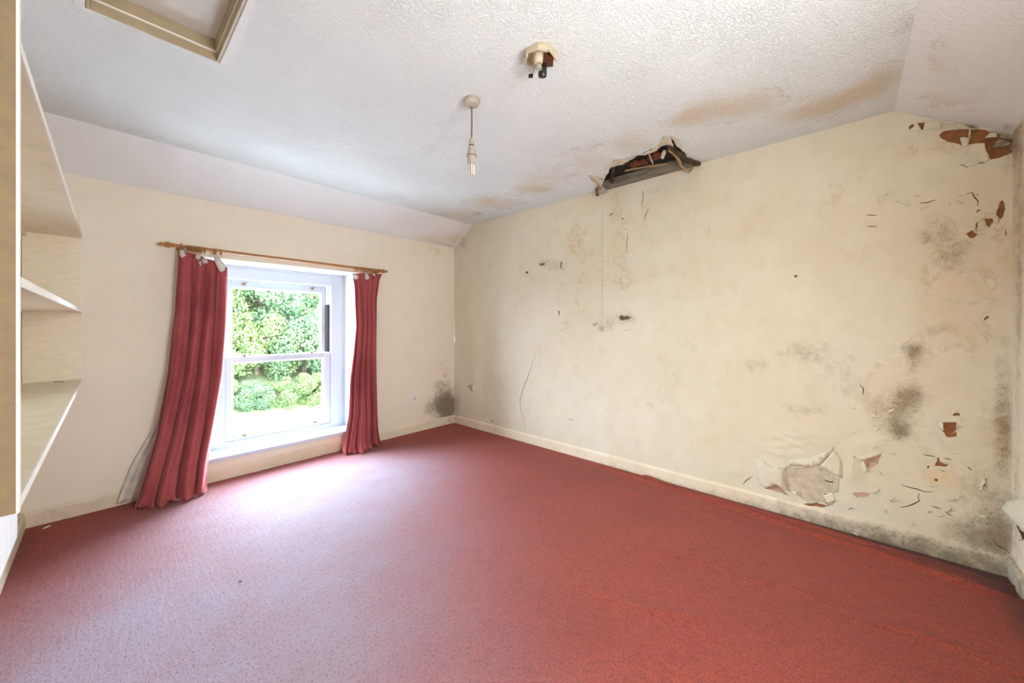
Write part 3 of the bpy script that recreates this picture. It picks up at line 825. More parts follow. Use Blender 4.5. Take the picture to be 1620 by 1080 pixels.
skirting('baseboard_right', (XR, YW), (XR, YB), (-1, 0), 'cream skirting below the damp wall, black with mould at its near end',
         [(4.15, .03, .8, .08, 1.15), (3.3, .01, .6, .05, .5), (0.10, .03, .25, .06, .5), (1.6, .02, 1.5, .04, .22), (2.4, .01, .4, .04, .35)])
skirting('baseboard_window', (XL, YW), (XR, YW), (0, -1), 'cream skirting below the window wall', [(3.15, .04, .2, .06, .6), (.1, .03, .2, .1, .35), (1.5, .02, .6, .05, .3)])
skirting('baseboard_left', (XL, YW), (XL, DY1 + .07), (1, 0), 'cream skirting on the left wall under the radiator', [(.1, .03, .3, .1, .4)])
skirting('baseboard_back', (XL, YB), (XR, YB), (0, 1), 'mouldy skirting below the back wall', [(3.1, .03, .6, .1, 1.0)])

# ------------------------------------------------------------------ window
WIN = tag(empty('window_1', (1.10, FY, FZ0)), 'white double-hung sash window with low sill', kind='structure')


def part(mb, name, mat, root, smooth=False):
    o = mb.build(name, mat, root, smooth)
    o.matrix_parent_inverse = root.matrix_basis.inverted() if root.type == 'EMPTY' else o.matrix_parent_inverse
    return o


rv = MB()     # splayed reveal linings
e = 0.002
rv.add([(WX0 + e, YW - .001, WZ0), (FX0, FY, WZ0), (FX0, FY, WZ1), (WX0 + e, YW - .001, WZ1)], [(0, 1, 2, 3)])
part(rv, 'reveal_lining', M_REVEAL, WIN)
rv = MB().add([(WX1 - e, YW - .001, WZ0), (FX1, FY, WZ0), (FX1, FY, WZ1), (WX1 - e, YW - .001, WZ1)], [(0, 3, 2, 1)])
part(rv, 'reveal_lining', M_REVEAL, WIN)
rv = MB().add([(WX0, YW - .001, WZ1 - e), (WX1, YW - .001, WZ1 - e), (FX1, FY, FZ1), (FX0, FY, FZ1)], [(0, 1, 2, 3)])
part(rv, 'soffit_lining', M_REVEAL, WIN)
SX0, SX1 = 0.674, 1.523
fr = MB()
fr.box(FX0 - .05, FY, FZ0 - .02, SX0, FY + .11, FZ1 + .03, .004); fr.box(SX1, FY, FZ0 - .02, FX1 + .05, FY + .11, FZ1 + .03, .004)
fr.box(SX0 - .004, FY, 1.585, SX1 + .004, FY + .11, FZ1 + .03, .004); fr.box(SX0 - .004, FY + .001, FZ0 - .02, SX1 + .004, FY + .11, .222, .004)
# raised outer moulding
fr.box(FX0 - .01, FY - .008, FZ0, FX0 + .018, FY, FZ1, .002); fr.box(FX1 - .018, FY - .008, FZ0, FX1 + .01, FY, FZ1, .002); fr.box(FX0, FY - .008, FZ1 - .02, FX1, FY, FZ1 + .005, .002)
fr.box(FX0 + .018, FY - .012, FZ0, FX1 - .018, FY, FZ0 + .014, .003)
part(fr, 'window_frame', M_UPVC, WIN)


def sash(name, x0, x1, z0, z1, gx0, gx1, gz0, gz1, y0, y1):
    s = MB(); b = .006
    s.box(x0, y0, z0, gx0, y1, z1, b); s.box(gx1, y0, z0, x1, y1, z1, b)
    s.box(gx0 - .002, y0, z0, gx1 + .002, y1, gz0, b); s.box(gx0 - .002, y0, gz1, gx1 + .002, y1, z1, b)
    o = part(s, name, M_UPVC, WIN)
    bd = MB(); t = .008   # glazing bead
    bd.box(gx0, y0 + .008, gz0, gx0 + t, y0 + .02, gz1); bd.box(gx1 - t, y0 + .008, gz0, gx1, y0 + .02, gz1)
    bd.box(gx0 + t, y0 + .008, gz0, gx1 - t, y0 + .02, gz0 + t); bd.box(gx0 + t, y0 + .008, gz1 - t, gx1 - t, y0 + .02, gz1)
    q = bd.build('glazing_bead', M_WHITE, o)
    g = MB().add([(gx0, y0 + .014, gz0), (gx1, y0 + .014, gz0), (gx1, y0 + .014, gz1), (gx0, y0 + .014, gz1)], [(0, 1, 2, 3)]).build('glass_pane', M_GLASS, o)
    return o


lx0, lzb = on_y(FY + .012, 368, 688); lx1, _ = on_y(FY + .012, 511, 661); _, lzt = on_y(FY + .012, 368, 575)
_, mzt = on_y(FY + .01, 355, 565)
LS = sash('lower_sash', SX0, SX1, .222, mzt, lx0, lx1, lzb, lzt, FY + .010, FY + .052)
ux0, uzt = on_y(FY + .066, 366, 455); ux1, _ = on_y(FY + .066, 507, 462)
US = sash('upper_sash', SX0 + .006, ux1 + .045, mzt - .05, 1.592, ux0, ux1, mzt - .02, uzt, FY + .056, FY + .098)
tr_ = MB(); tr_.box(ux1 + .047, FY + .03, mzt - .03, SX1, FY + .098, 1.40); part(tr_, 'balance_track', M_DARKGREY, WIN)
tr_ = MB(); tr_.box(ux1 + .047, FY + .028, 1.40, SX1 + .001, FY + .099, 1.588); part(tr_, 'travel_stop', M_WHITE, WIN)


def catch(p, root):
    x, y, z = p; c_ = MB()
    c_.lathe([(-.004, .012), (.004, .012), (.009, .006), (.012, .001)], (x, y, z), (0, -.3, 1), 10)
    c_.box(x - .020, y - .008, z + .004, x + .020, y + .004, z + .011, .002); c_.tube([(x + .004, y - .004, z + .008), (x + .014, y - .014, z + .014), (x + .020, y - .02, z + .02)], .003, 6)
    return part(c_, 'sash_catch', M_BRASS, root)


for u, v in [(386.6, 561), (493, 556)]:
    x, z = on_y(FY + .02, u, v); catch((x, FY + .022, mzt + .004), WIN)
for u, v in [(385.7, 449.5), (494, 456.7)]:
    x, z = on_y(FY + .05, u, v); catch((x, FY + .050, z), WIN)
for u, v in [(387, 689), (498.6, 667.5)]:
    x, z = on_y(FY + .005, u, v); catch((x, FY + .006, z), WIN)
sl = MB().box(WX0 - .012, YW - .022, .150, WX1 + .012, FY + .005, .181, .004)
part(sl, 'window_sill', M_UPVC, WIN)
# unseen recess added behind the camera to hold the rear fill light
W2 = tag(empty('rear_fill_recess', ((BX0 + BX1) / 2, YB - .15, BZ0)), 'white panel in the unseen recess added for the rear fill light', kind='structure')
part(MB().box(BX0 + .001, YB - .12, BZ0 + .001, BX1 - .001, YB - .11, BZ1 - .001), 'fill_backing', M_REVEAL, W2)
part(MB().box(BX0 - .02, YB - .11, BZ0 - .03, BX1 + .02, YB + .03, BZ0, .004), 'window_sill', M_UPVC, W2)  # ledge of the added fill recess

# ------------------------------------------------------------------ curtain pole
PY = YW - .082


def pole_z(x): return 1.760 - .0085 * (x - .26)


CP = tag(empty('curtain_pole', (1.1, PY, 1.74)), 'turned honey wood curtain pole above the window', 'curtain pole')
part(MB().tube([(.33, PY, pole_z(.33)), (1.90, PY, pole_z(1.90))], .0112, 14), 'pole', M_WOOD, CP, True)
fin = [(0, .013), (.008, .016), (.014, .012), (.022, .019), (.036, .021), (.05, .016), (.056, .010), (.062, .013), (.070, .014), (.078, .010), (.082, .003)]
part(MB().lathe(fin, (.335, PY, pole_z(.33)), (-1, 0, 0), 18), 'finial', M_WOOD, CP, True)
part(MB().lathe(fin, (1.885, PY, pole_z(1.89)), (1, 0, 0), 18), 'finial', M_WOOD, CP, True)
for x in (.372, 1.868):
    b_ = MB().tube([(x, YW - .002, pole_z(x) - .012), (x, PY, pole_z(x) - .016)], .009, 10); b_.torus((x, PY, pole_z(x)), .016, .005, 'x')
    b_.lathe([(0, .022), (.008, .022), (.012, .012)], (x, YW, pole_z(x) - .012), (0, -1, 0), 16)
    part(b_, 'bracket', M_WOOD, CP, True)


# ------------------------------------------------------------------ curtains
def interp(t, keys):
    ks = np.array([k_[0] for k_ in keys]); 
    return np.interp(t, ks, np.array([k_[1] for k_ in keys]))


def curtain(root, name, L, Rr, depth, front, ztop, folds, phase, mat, ns=150, nt=80, yback=YW - .05, zbot=.006, hem=True, drift=0.0, lobes=None, ymax=YW - .036):
    S, T = np.meshgrid(np.linspace(0, 1, ns), np.linspace(0, 1, nt))
    xl = interp(T, L); xr = interp(T, Rr); A = interp(T, depth); Fy = interp(T, front)
    s2 = S + drift * T * np.sin(PI * S) + .02 * np.sin(5 * T + 9 * S)
    ph = 2 * PI * folds * s2 + phase
    w1 = 2 * np.abs(np.cos(ph / 2)) ** .5 - 1.15
    w2 = .22 * np.cos(1.9 * ph + 1.2 + 2.2 * T)
    fade = np.clip(T / .06, .35, 1)
    X = xl + (xr - xl) * S + .25 * A * np.sin(ph) * .6 * fade
    lob = 0
    if lobes:
        for s0, sw, a, t0 in lobes: lob = lob + a * np.exp(-((S - s0) / sw) ** 2) * np.clip((T - t0) / (1 - t0), 0, 1) ** 1.3
    Y = Fy - A * (w1 + w2) * fade - lob
    Y = np.where(Y > ymax - .02, ymax - .02 * np.exp(-(Y - ymax + .02) / .02), Y)
    zt = np.interp(S, [k_[0] for k_ in ztop], [k_[1] for k_ in ztop])
    Z = zt + (zbot - zt) * T
    if hem:   # puddled hem
        e_ = np.clip((T - .955) / .045, 0, 1)
        Y = Y - .028 * e_ ** 2 * (1 + .6 * np.sin(ph * 1.7 + 1)); Z = Z + .014 * e_ * (1 + np.sin(ph * 1.3 + 2)) * (1 - e_ * .6)
        Y = Y + .008 * np.sin(38 * S + 3) * np.clip((T - .9) / .1, 0, 1)
    Z = np.maximum(Z, .004); Y = np.minimum(Y, ymax)
    v = np.stack([X.ravel(), Y.ravel(), Z.ravel()], 1).tolist()
    f = [(j * ns + i, j * ns + i + 1, (j + 1) * ns + i + 1, (j + 1) * ns + i) for j in range(nt - 1) for i in range(ns - 1)]
    mb = MB(); mb.add(v, f); o = part(mb, name, mat, root)
    o.data.polygons.foreach_set('use_smooth', [True] * len(o.data.polygons))
    so = o.modifiers.new('thickness', 'SOLIDIFY'); so.thickness = .003; so.offset = 0
    return o, (X, Y, Z)


def rings(root, xs, tilt=None):
    for i, x in enumerate(xs):
        z = pole_z(x) - .009
        r_ = MB().torus((x, PY, z), .0195, .0042, 'x', 22, 8)
        r_.torus((x, PY, z - .027), .0055, .0014, 'y', 10, 6)
        part(r_, 'curtain_ring', M_WOOD, root, True)


def rag(root, pts, h=.012, mat=M_LINING):
    """small torn tongue of lining folded over the heading"""
    mb = MB(); n = len(pts); c0 = Vector([sum(p[i] for p in pts) / n for i in range(3)]) + Vector((0, -h, 0))
    mb.add(list(pts) + [tuple(c0)], [(i, (i + 1) % n, n) for i in range(n)])
    o = part(mb, 'torn_lining', mat, root, True); so = o.modifiers.new('thickness', 'SOLIDIFY'); so.thickness = .002
    return o


def px_pts(Y, pts): return [(on_y(Y, u, v)[0], Y, on_y(Y, u, v)[1]) for u, v in pts]


LC = tag(empty('curtain', (.35, PY, 0)), 'red velvet curtain with white lining trailing on the left of the window', 'curtain', 'red velvet curtains')
curtain(LC, 'drape', [(0, .355), (.25, .335), (.5, .295), (.75, .225), (.9, .165), (1, .125)], [(0, .635), (.25, .622), (.5, .595), (.75, .54), (.88, .51), (1, .50)],
        [(0, .018), (.06, .026), (.3, .046), (.7, .062), (1, .055)], [(0, PY), (.5, PY - .015), (1, PY - .04)],
        [(0, 1.725), (.3, 1.715), (.55, 1.69), (.8, 1.675), (1, 1.64)], 4.0, 2.2, M_VELVET, ns=190, nt=100,
        lobes=[(.42, .30, .055, .25), (.78, .16, .07, .3)])
# lining, trailing further left along the floor
curtain(LC, 'lining', [(0, .40), (.45, .335), (.7, .245), (.85, .13), (1, .055)], [(0, .60), (.45, .50), (.7, .42), (1, .36)],
        [(0, .003), (.5, .005), (1, .011)], [(0, YW - .026), (1, YW - .030)], [(0, 1.66), (1, 1.63)], 3.3, .5, M_LINING, ns=80, nt=60, hem=False, zbot=.02, ymax=YW - .010)
rings(LC, [.405, .418, .432, .446, .458, .470, .482, .50, .556, .566, .598])
for pts in [[(284, 397), (290, 395), (294, 404), (288, 408), (284, 404)], [(310, 401), (316, 404), (318, 409), (313, 411), (309, 408)], [(319, 410), (327, 408), (329, 416), (321, 417)], [(314, 414), (318, 412), (319, 420), (316, 421)],
            [(338, 407), (346, 406), (352, 414), (358, 422), (355, 428), (349, 431), (344, 423), (340, 414)]]:
    rag(LC, px_pts(PY - .042, pts))
RC = tag(empty('curtain', (1.7, PY, 0)), 'narrow bunched red velvet curtain on the right of the window', 'curtain', 'red velvet curtains')
curtain(RC, 'drape', [(0, 1.60), (.08, 1.615), (.3, 1.628), (.45, 1.60), (.6, 1.565), (.8, 1.545), (.93, 1.50), (1, 1.475)], [(0, 1.905), (.04, 1.875), (.15, 1.845), (.5, 1.84), (.9, 1.850), (1, 1.868)],
        [(0, .016), (.06, .022), (.3, .030), (.7, .042), (1, .050)], [(0, PY), (.6, PY - .006), (1, PY - .02)],
        [(0, 1.69), (.4, 1.705), (1, 1.715)], 4.6, .6, M_VELVET, ns=200, nt=100, lobes=[(.45, .16, .085, .45), (.15, .12, .03, .4)])
rings(RC, [1.645, 1.660, 1.690, 1.706, 1.722, 1.740, 1.758, 1.776, 1.798, 1.818, 1.838])
for pts in [[(558, 433), (566, 435), (567, 440), (562, 442), (558, 438)], [(578, 432), (582, 433), (585, 440), (580, 443), (577, 440)], [(590, 432), (594, 434), (593, 437), (589, 435)]]:
    rag(RC, px_pts(PY - .036, pts))

# ------------------------------------------------------------------ shelf unit on the left wall
far_y, near_y = YW - .004, 1.20
xf_far, xf_near = -.092, -.112
SH = tag(empty('shelf_unit', (XL, 2.4, .85)), 'cream painted open shelf unit hung on the left wall', 'shelf unit')


def xf(y): return xf_far + (xf_near - xf_far) * (far_y - y) / (far_y - near_y)


def shelf_board(z0, z1, y0, y1, name):
    mb = MB(); xb = XL + .003
    mb.add([(xb, y0, z0), (xf(y0) - .004, y0, z0), (xf(y1) - .004, y1, z0), (xb, y1, z0), (xb, y0, z1), (xf(y0) - .004, y0, z1), (xf(y1) - .004, y1, z1), (xb, y1, z1)],
           [(0, 3, 2, 1), (4, 5, 6, 7), (0, 1, 5, 4), (1, 2, 6, 5), (2, 3, 7, 6), (3, 0, 4, 7)])
    o = part(mb, name, M_SHELF, SH)
    l = MB(); l.add([(xf(y0) - .004, y0, z0), (xf(y0), y0, z0), (xf(y1), y1, z0), (xf(y1) - .004, y1, z0), (xf(y0) - .004, y0, z1), (xf(y0), y0, z1), (xf(y1), y1, z1), (xf(y1) - .004, y1, z1)],
                    [(0, 3, 2, 1), (4, 5, 6, 7), (0, 1, 5, 4), (1, 2, 6, 5), (2, 3, 7, 6), (3, 0, 4, 7)])
    l.build('edge_lipping', M_SHELF_EDGE, o)
    return o


T_ = .020
shelf_board(.835, .857, near_y + T_, far_y - T_, 'bottom_shelf')
shelf_board(1.276, 1.296, near_y + T_, far_y - T_, 'middle_shelf')
shelf_board(1.745, 1.768, near_y + T_, far_y - T_, 'top_shelf')
def end_panel(y0, y1, z0, z1):
    mb = MB(); xb = XL + .003; x_ = xf(y0)
    mb.box(xb, y0, z0, x_ - .003, y1, z1); o = part(mb, 'end_panel', M_SHELF_SHADE if y0 < 2 else M_SHELF, SH)
    MB().box(x_ - .003, y0, z0, x_ + .001, y1, z1).build('edge_lipping', M_SHELF_EDGE, o)
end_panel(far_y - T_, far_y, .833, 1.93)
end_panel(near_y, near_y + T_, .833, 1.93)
bt = MB().box(XL + .003, near_y + T_, 1.72, XL + .02, far_y - T_, 1.745); part(bt, 'batten', M_SHELF, SH)
# a stray sliver of wood lying on the bottom shelf
ch = MB().tube([(-.20, 3.50, .861), (-.16, 3.48, .861)], .0025, 5); tag(part(ch, 'wood_sliver', M_FLEX, empty('tmp')) if False else ch.build('wood_sliver', M_FLEX), 'thin dark sliver lying on the bottom shelf', 'sliver')

# ------------------------------------------------------------------ radiator under the shelves
RD = tag(empty('radiator', (XL + .05, 2.1, .2)), 'white ribbed panel radiator under the shelf unit', 'radiator')
ry0, ry1, rz0, rz1 = 1.45, 2.73, .235, .77
rb = MB(); n = int((ry1 - ry0) / .034); prof = []
for i in range(n):
    y = ry0 + (ry1 - ry0) * i / n; d = (ry1 - ry0) / n
    prof += [(y, .0), (y + d * .18, .011), (y + d * .72, .011), (y + d * .9, .0)]
prof.append((ry1, 0)); xo = XL + .058
for side in (0,):
    vs = []; fs = []
    for (y, o_) in prof:
        for z, kx in ((rz0, 0), (rz0 + .03, 1), (rz1 - .03, 1), (rz1, 0)): vs.append((xo + o_ * kx, y, z))
    for i in range(len(prof) - 1):
        for j in range(3): fs.append((i * 4 + j, (i + 1) * 4 + j, (i + 1) * 4 + j + 1, i * 4 + j + 1))
    rb.add(vs, fs)
rb.box(xo - .014, ry0, rz0, xo - .001, ry1, rz1)
part(rb, 'panel', M_RAD, RD)
part(MB().box(xo - .035, ry0 + .01, rz1 - .012, xo + .002, ry1 - .01, rz1 + .004, .003), 'top_grille', M_RAD, RD)
for y in (ry0 + .2, ry1 - .2): part(MB().box(XL + .001, y - .015, rz0 + .05, xo - .012, y + .015, rz1 - .05), 'bracket', M_RAD, RD)
part(MB().tube([(xo - .012, ry0 + .03, rz0 + .03), (xo - .012, ry0 - .03, rz0 + .03), (xo - .012, ry0 - .035, .0)], .0075, 10), 'pipe', M_PLASTIC, RD, True)

# ------------------------------------------------------------------ loft hatch
HT = tag(empty('loft_hatch', ((HX0 + HX1) / 2, (HY0 + HY1) / 2, ZC)), 'recessed loft hatch with stepped cream moulding in the ceiling', 'hatch')
def ring_frame(ix, z0, z1, wd, name, mat):
    x0, x1, y0, y1 = HX0 + ix, HX1 - ix, HY0 + ix, HY1 - ix
    for a in ((x0, y0, x0 + wd, y1), (x1 - wd, y0, x1, y1), (x0 + wd, y0, x1 - wd, y0 + wd), (x0 + wd, y1 - wd, x1 - wd, y1)):
        part(MB().box(a[0], a[1], z0, a[2], a[3], z1, .0015), name, mat, HT)
ring_frame(0.001, ZC - .004, ZC + .030, .010, 'lining_board', M_HATCH_SHADE)
ring_frame(0.001, ZC + .030, ZC + .040, .013, 'stop_bead', M_HATCH_EDGE)
ring_frame(0.001, ZC + .040, ZC + .085, .016, 'upper_lining', M_HATCH_SHADE)
part(MB().box(HX0 + .004, HY0 + .004, ZC + .085, HX1 - .004, HY1 - .004, ZC + .10), 'hatch_panel', ceiling_mat('hatch_board', (.76, .745, .71), .004), HT)
# smooth repair band round the hatch
bm_ = .03
for a in ((HX1 + .001, HY0, HX1 + bm_, HY1), (HX0 - bm_, HY0, HX0 - .001, HY1), (HX0 - bm_, HY1 + .001, HX1 + bm_, HY1 + bm_ * .6)):
    part(MB().box(a[0], a[1], ZC - .004, a[2], a[3], ZC - .0005, .0015), 'architrave', M_SLOPE, HT)

# ------------------------------------------------------------------ pendant lamp
px_, py_ = 1.285, 1.452
PL = tag(empty('pendant_lamp', (px_, py_, ZC)), 'bare pendant lampholder hanging from the ceiling on a brown flex', 'lamp')
part(MB().lathe([(-.001, .043), (.010, .043), (.013, .040), (.015, .040), (.028, .034), (.034, .022), (.036, .006)], (px_, py_, ZC), (0, 0, -1), 28), 'ceiling_rose', M_PLASTIC, PL, True)
part(MB().tube([(px_, py_, ZC - .034), (px_ + .001, py_, ZC - .12), (px_, py_, ZC - .205)], .0042, 8), 'flex', M_FLEX, PL, True)
z0 = ZC - .200
lh = part(MB().lathe([(0, .006), (.002, .0115), (.030, .0155), (.0345, .0155), (.036, .0125), (.040, .0125), (.042, .0155), (.085, .0245), (.088, .026), (.0955, .026), (.097, .021), (.132, .021), (.134, .016)], (px_, py_, z0), (0, 0, -1), 24), 'lampholder', M_PLASTIC, PL, True)
MB().lathe([(.0355, .0132), (.0405, .0132)], (px_, py_, z0), (0, 0, -1), 24).build('black_ring', M_BLACK, lh)
MB().lathe([(.090, .0265), (.094, .0265)], (px_, py_, z0), (0, 0, -1), 24).build('shade_ring', M_FLEX, lh)
tb = MB()
for dx, dy in ((-.0075, .0075), (.0075, .0075), (-.0075, -.0075), (.0075, -.0075)):
    tb.tube([(px_ + dx, py_ + dy, z0 - .130), (px_ + dx, py_ + dy, z0 - .186), (px_ + dx * .9, py_ + dy * .9, z0 - .190)], [.0056, .0056, .003], 12)
part(tb, 'bulb_tubes', M_TUBE, PL, True)

# ------------------------------------------------------------------ broken fitting on the ceiling
bx, by = 1.262, 0.985
BF = tag(empty('ceiling_fitting', (bx, by, ZC)), 'broken yellowed plastic ceiling fitting with a black sensor', 'fitting')
fw = Vector((math.sin(YAW), math.cos(YAW), 0)); rt = Vector((math.cos(YAW), -math.sin(YAW), 0))
def L3(a, b, c): return tuple(Vector((bx, by, ZC)) + rt * a * 1.15 - fw * b * 1.15 + Vector((0, 0, -c)))
def lbox(poly, c0, c1, name, mat, root=BF, smooth=False): return part(MB().prism(poly, lambda a, b, h: L3(a, b, h), c0, c1), name, mat, root, smooth)
octo = [(-.058, -.020), (-.052, .030), (-.015, .055), (.025, .056), (.062, .010), (.064, -.020), (.02, -.050), (-.03, -.048)]
lbox(octo, -.001, .008, 'base_plate', M_CREAMPL)
# broken shell walls standing down from the plate
for a, b, hh_ in ((0, 1, .040), (1, 2, .034), (2, 3, .040), (3, 4, .036), (4, 5, .020), (7, 0, .030)):
    p, q = octo[a], octo[b]; mb = MB(); ins = .90
    mb.add([L3(*p, .006), L3(*q, .006), L3(q[0], q[1], hh_), L3(p[0], p[1], hh_ * .75), L3(p[0] * ins, p[1] * ins, .006), L3(q[0] * ins, q[1] * ins, .006), L3(q[0] * ins, q[1] * ins, hh_), L3(p[0] * ins, p[1] * ins, hh_ * .75)],
           [(0, 1, 2, 3), (4, 7, 6, 5), (3, 2, 6, 7), (0, 3, 7, 4), (1, 5, 6, 2)])
    part(mb, 'broken_shell', M_CREAMPL, BF)
lbox([(-.012, -.040), (-.012, .010), (.048, .014), (.052, -.036)], .008, .030, 'terminal_block', plain('scorched_bakelite', (.14, .045, .02), .6, .5, 60))
part(MB().lathe([(0, .021), (.022, .021), (.045, .019), (.050, .016), (.052, .012), (.046, .010)], L3(-.008, .018, .008), (0, 0, -1), 20), 'collar', M_CREAMPL, BF, True)
part(MB().lathe([(0, .010), (.028, .0125), (.034, .0145), (.040, .0145), (.041, .011), (.036, .0105)], L3(-.006, .010, .034), (fw.x * .15, fw.y * .15, -1), 18), 'cable_spout', M_PLASTIC, BF, True)
part(MB().lathe([(0, .017), (.030, .019), (.050, .019), (.056, .016), (.058, .009)], L3(.012, -.026, .020), (fw.x * .25, fw.y * .25, -1), 20), 'sensor', M_BLACK, BF, True)
part(MB().tube([L3(-.020, -.030, .02), L3(-.022, -.036, .05), L3(-.030, -.038, .066)], .0014, 6), 'wire', M_FLEX, BF, True)
part(MB().prism([(-.042, -.046), (-.026, -.046), (-.024, -.034), (-.040, -.034)], lambda a, b, h: L3(a, b, h), .062, .072), 'loose_terminal', M_BLACK, BF)

# ------------------------------------------------------------------ hole in the ceiling: joist, laths, debris
zj0 = ZC - .012
jo = MB(); n = 26
ya, yb_ = 1.60, .80
for i in range(n + 1):
    t = i / n; y = ya + (yb_ - ya) * t; w1 = .003 * math.sin(t * 31); w2 = .004 * math.sin(t * 23 + 1)
    jo.v += [(2.845 + w1, y, zj0 + w2), (2.855 + w1, y, zj0 + .085 + w1), (2.903, y, zj0 + .085), (2.903, y, zj0)]
for i in range(n):
    for j in range(4): jo.f.append((i * 4 + j, (i + 1) * 4 + j, (i + 1) * 4 + (j + 1) % 4, i * 4 + (j + 1) % 4))
jo.f += [(0, 1, 2, 3), (n * 4, n * 4 + 3, n * 4 + 2, n * 4 + 1)]
tag(jo.build('timber_joist', M_JOIST), 'weathered grey timber exposed in the broken ceiling hole', 'timber')
def stick(name, label, cat, pts, r, mat, n=6, group=None):
    P = []
    for i in range(len(pts) - 1):
        a, b = Vector(pts[i]), Vector(pts[i + 1])
        P += [a.lerp(b, k_ / 4) + Vector((random.uniform(-1, 1), random.uniform(-1, 1), random.uniform(-1, 1))) * (r * .35 if 0 < k_ else 0) for k_ in range(4)]
    P.append(Vector(pts[-1])); rr = [r * random.uniform(.7, 1.2) for _ in P]
    return tag(MB().tube(P, rr, n).build(name, mat), label, cat, group)
def CP_(u, v, dz=0):
    x, y = on_z(ZC + dz, u, v); return (x, y, ZC + dz)
stick('rotten_batten', 'black rotten batten along the near edge of the ceiling hole', 'batten', [CP_(1053, 224, .012), CP_(1068, 238, .0), CP_(1083, 252, -.008), (2.88, .80, ZC - .012)], .020, M_ROT)
stick('frayed_rope', 'tan frayed rope hanging out of the near end of the hole', 'rope', [CP_(1058, 236, .01), CP_(1072, 250, -.012), (2.80, .895, ZC - .03), (2.86, .86, ZC - .055), (2.875, .84, ZC - .030)], .009, M_LATH, 8)
stick('broken_lath', 'short pale broken lath standing in the ceiling hole', 'lath', [CP_(1052, 238, .02), CP_(1048, 250, -.005)], .013, M_DEBRIS)
stick('broken_lath', 'brown splintered lath poking out at the far end of the hole', 'lath', [(2.62, 1.42, ZC + .03), (2.72, 1.50, ZC - .002), (2.80, 1.555, ZC - .03)], .011, M_LATH)
stick('broken_lath', 'dark lath lying across the far end of the hole', 'lath', [(2.50, 1.27, ZC + .03), (2.66, 1.36, ZC + .015), (2.84, 1.46, ZC + .02)], .014, M_ROT)
stick('broken_lath', 'thin brown splinter slanting along the joist in the hole', 'lath', [(2.74, 1.30, ZC + .035), (2.80, 1.14, ZC + .045), (2.82, 1.00, ZC + .03)], .007, M_LATH)
stick('broken_lath', 'dark stub of lath between the joist and the near batten', 'lath', [(2.60, .93, ZC + .03), (2.72, .90, ZC + .01)], .012, M_ROT)
stick('white_wire', 'thin white wire looped in the ceiling hole', 'wire', [CP_(1026, 241, .012), CP_(1029, 250, .004), CP_(1033, 259, -.004)], .0028, M_WHITE)
for i, (u, v) in enumerate([(1003, 252), (1016, 249), (1031, 243), (1042, 238)]):
    x, y, z = CP_(u, v + 7, .030); mb = MB().box(-.034, -.024, -.015, .034, .024, .015, .005)
    for q, vtx in enumerate(mb.v): mb.v[q] = tuple(Vector(vtx) + Vector((random.uniform(-.006, .006),) * 3))
    o = mb.build('brick_rubble', M_BRICK); o.location = (x, y, z); o.rotation_euler = (random.uniform(-.4, .4), random.uniform(-.4, .4), random.uniform(0, 3))
    tag(o, ['red brick lump at the far side inside the ceiling hole', 'second red brick lump from the far end of the hole', 'red brick lump beside the white wire in the hole', 'red brick lump behind the pale lath in the hole'][i], 'brick', 'brick rubble above the ceiling')
MB_ = MB().box(2.30, .7, ZC + .055, 2.90, 1.75, ZC + .075); MB_.build('loft_boarding', M_VOID, LO)
# torn plaster tongues round the hole, part of the ceiling
def ctongue(pts, hinge, lift, mat=M_DEBRIS): flake([C_at(*q) for q in pts], hinge, lift, mat, at=lambda u, v, h: (u, v, ZC - h), parent=CE, name='torn_plaster', base=.002)
ctongue([(966, 262), (972, 252), (990, 250), (1012, 242), (1000, 250), (984, 258)], (1, 0), .012)
ctongue([(1010, 244), (1036, 233), (1044, 226), (1040, 236), (1020, 243)], (1, 0), .010)
ctongue([(1042, 232), (1050, 214), (1060, 216), (1066, 226), (1054, 226)], (.6, -.6), .02)
ctongue([(1062, 214), (1074, 222), (1080, 236), (1070, 228)], (0, 1), .012, M_DEBRIS)
ctongue([(938, 286), (952, 282), (960, 272), (952, 290)], (1, -.3), .03)
ctongue([(936, 284), (930, 276), (950, 280), (948, 288)], (1, 0), .01)

# pull-cord switch at the far end of the hole
kx, ky = 2.862, 1.562
PC = tag(empty('pull_cord_switch', (kx, ky, ZC)), 'ceiling pull switch with a long thin cord and toggle by the damp wall', 'switch')
part(MB().box(kx - .030, ky - .028, ZC - .045, kx + .030, ky + .026, ZC - .001, .004), 'switch_body', M_PLASTIC, PC)
part(MB().box(kx - .034, ky + .026, ZC - .065, kx - .004, ky + .05, ZC - .002, .004), 'broken_pattress', plain('scorched_wood', (.22, .10, .05), .7, .4, 40), PC)
part(MB().tube([(kx, ky, ZC - .044), (kx + .001, ky, 1.8), (kx, ky, 1.185)], .0014, 6), 'cord', M_PLASTIC, PC)
part(MB().lathe([(0, .003), (.003, .0075), (.012, .0085), (.040, .0085), (.046, .0065), (.048, .002)], (kx, ky, 1.190), (0, 0, -1), 14), 'toggle', M_PLASTIC, PC, True)

# ------------------------------------------------------------------ wall socket
sx, sz = 2.332, .384
SO = tag(empty('wall_socket', (sx, YW, sz)), 'white single power socket on the window wall', 'socket')
part(MB().box(sx - .046, YW - .012, sz - .044, sx + .046, YW - .001, sz + .044, .004), 'face_plate', M_WHITE, SO)
for dx, dz, w_, h_ in ((0, .016, .004, .007), (-.013, -.010, .0065, .0035), (.013, -.010, .0065, .0035)):
    part(MB().box(sx + dx - w_, YW - .0135, sz + dz - h_, sx + dx + w_, YW - .0118, sz + dz + h_), 'pin_slot', M_BLACK, SO)
part(MB().box(sx + .022, YW - .016, sz + .010, sx + .034, YW - .0115, sz + .030, .002), 'rocker', M_WHITE, SO)

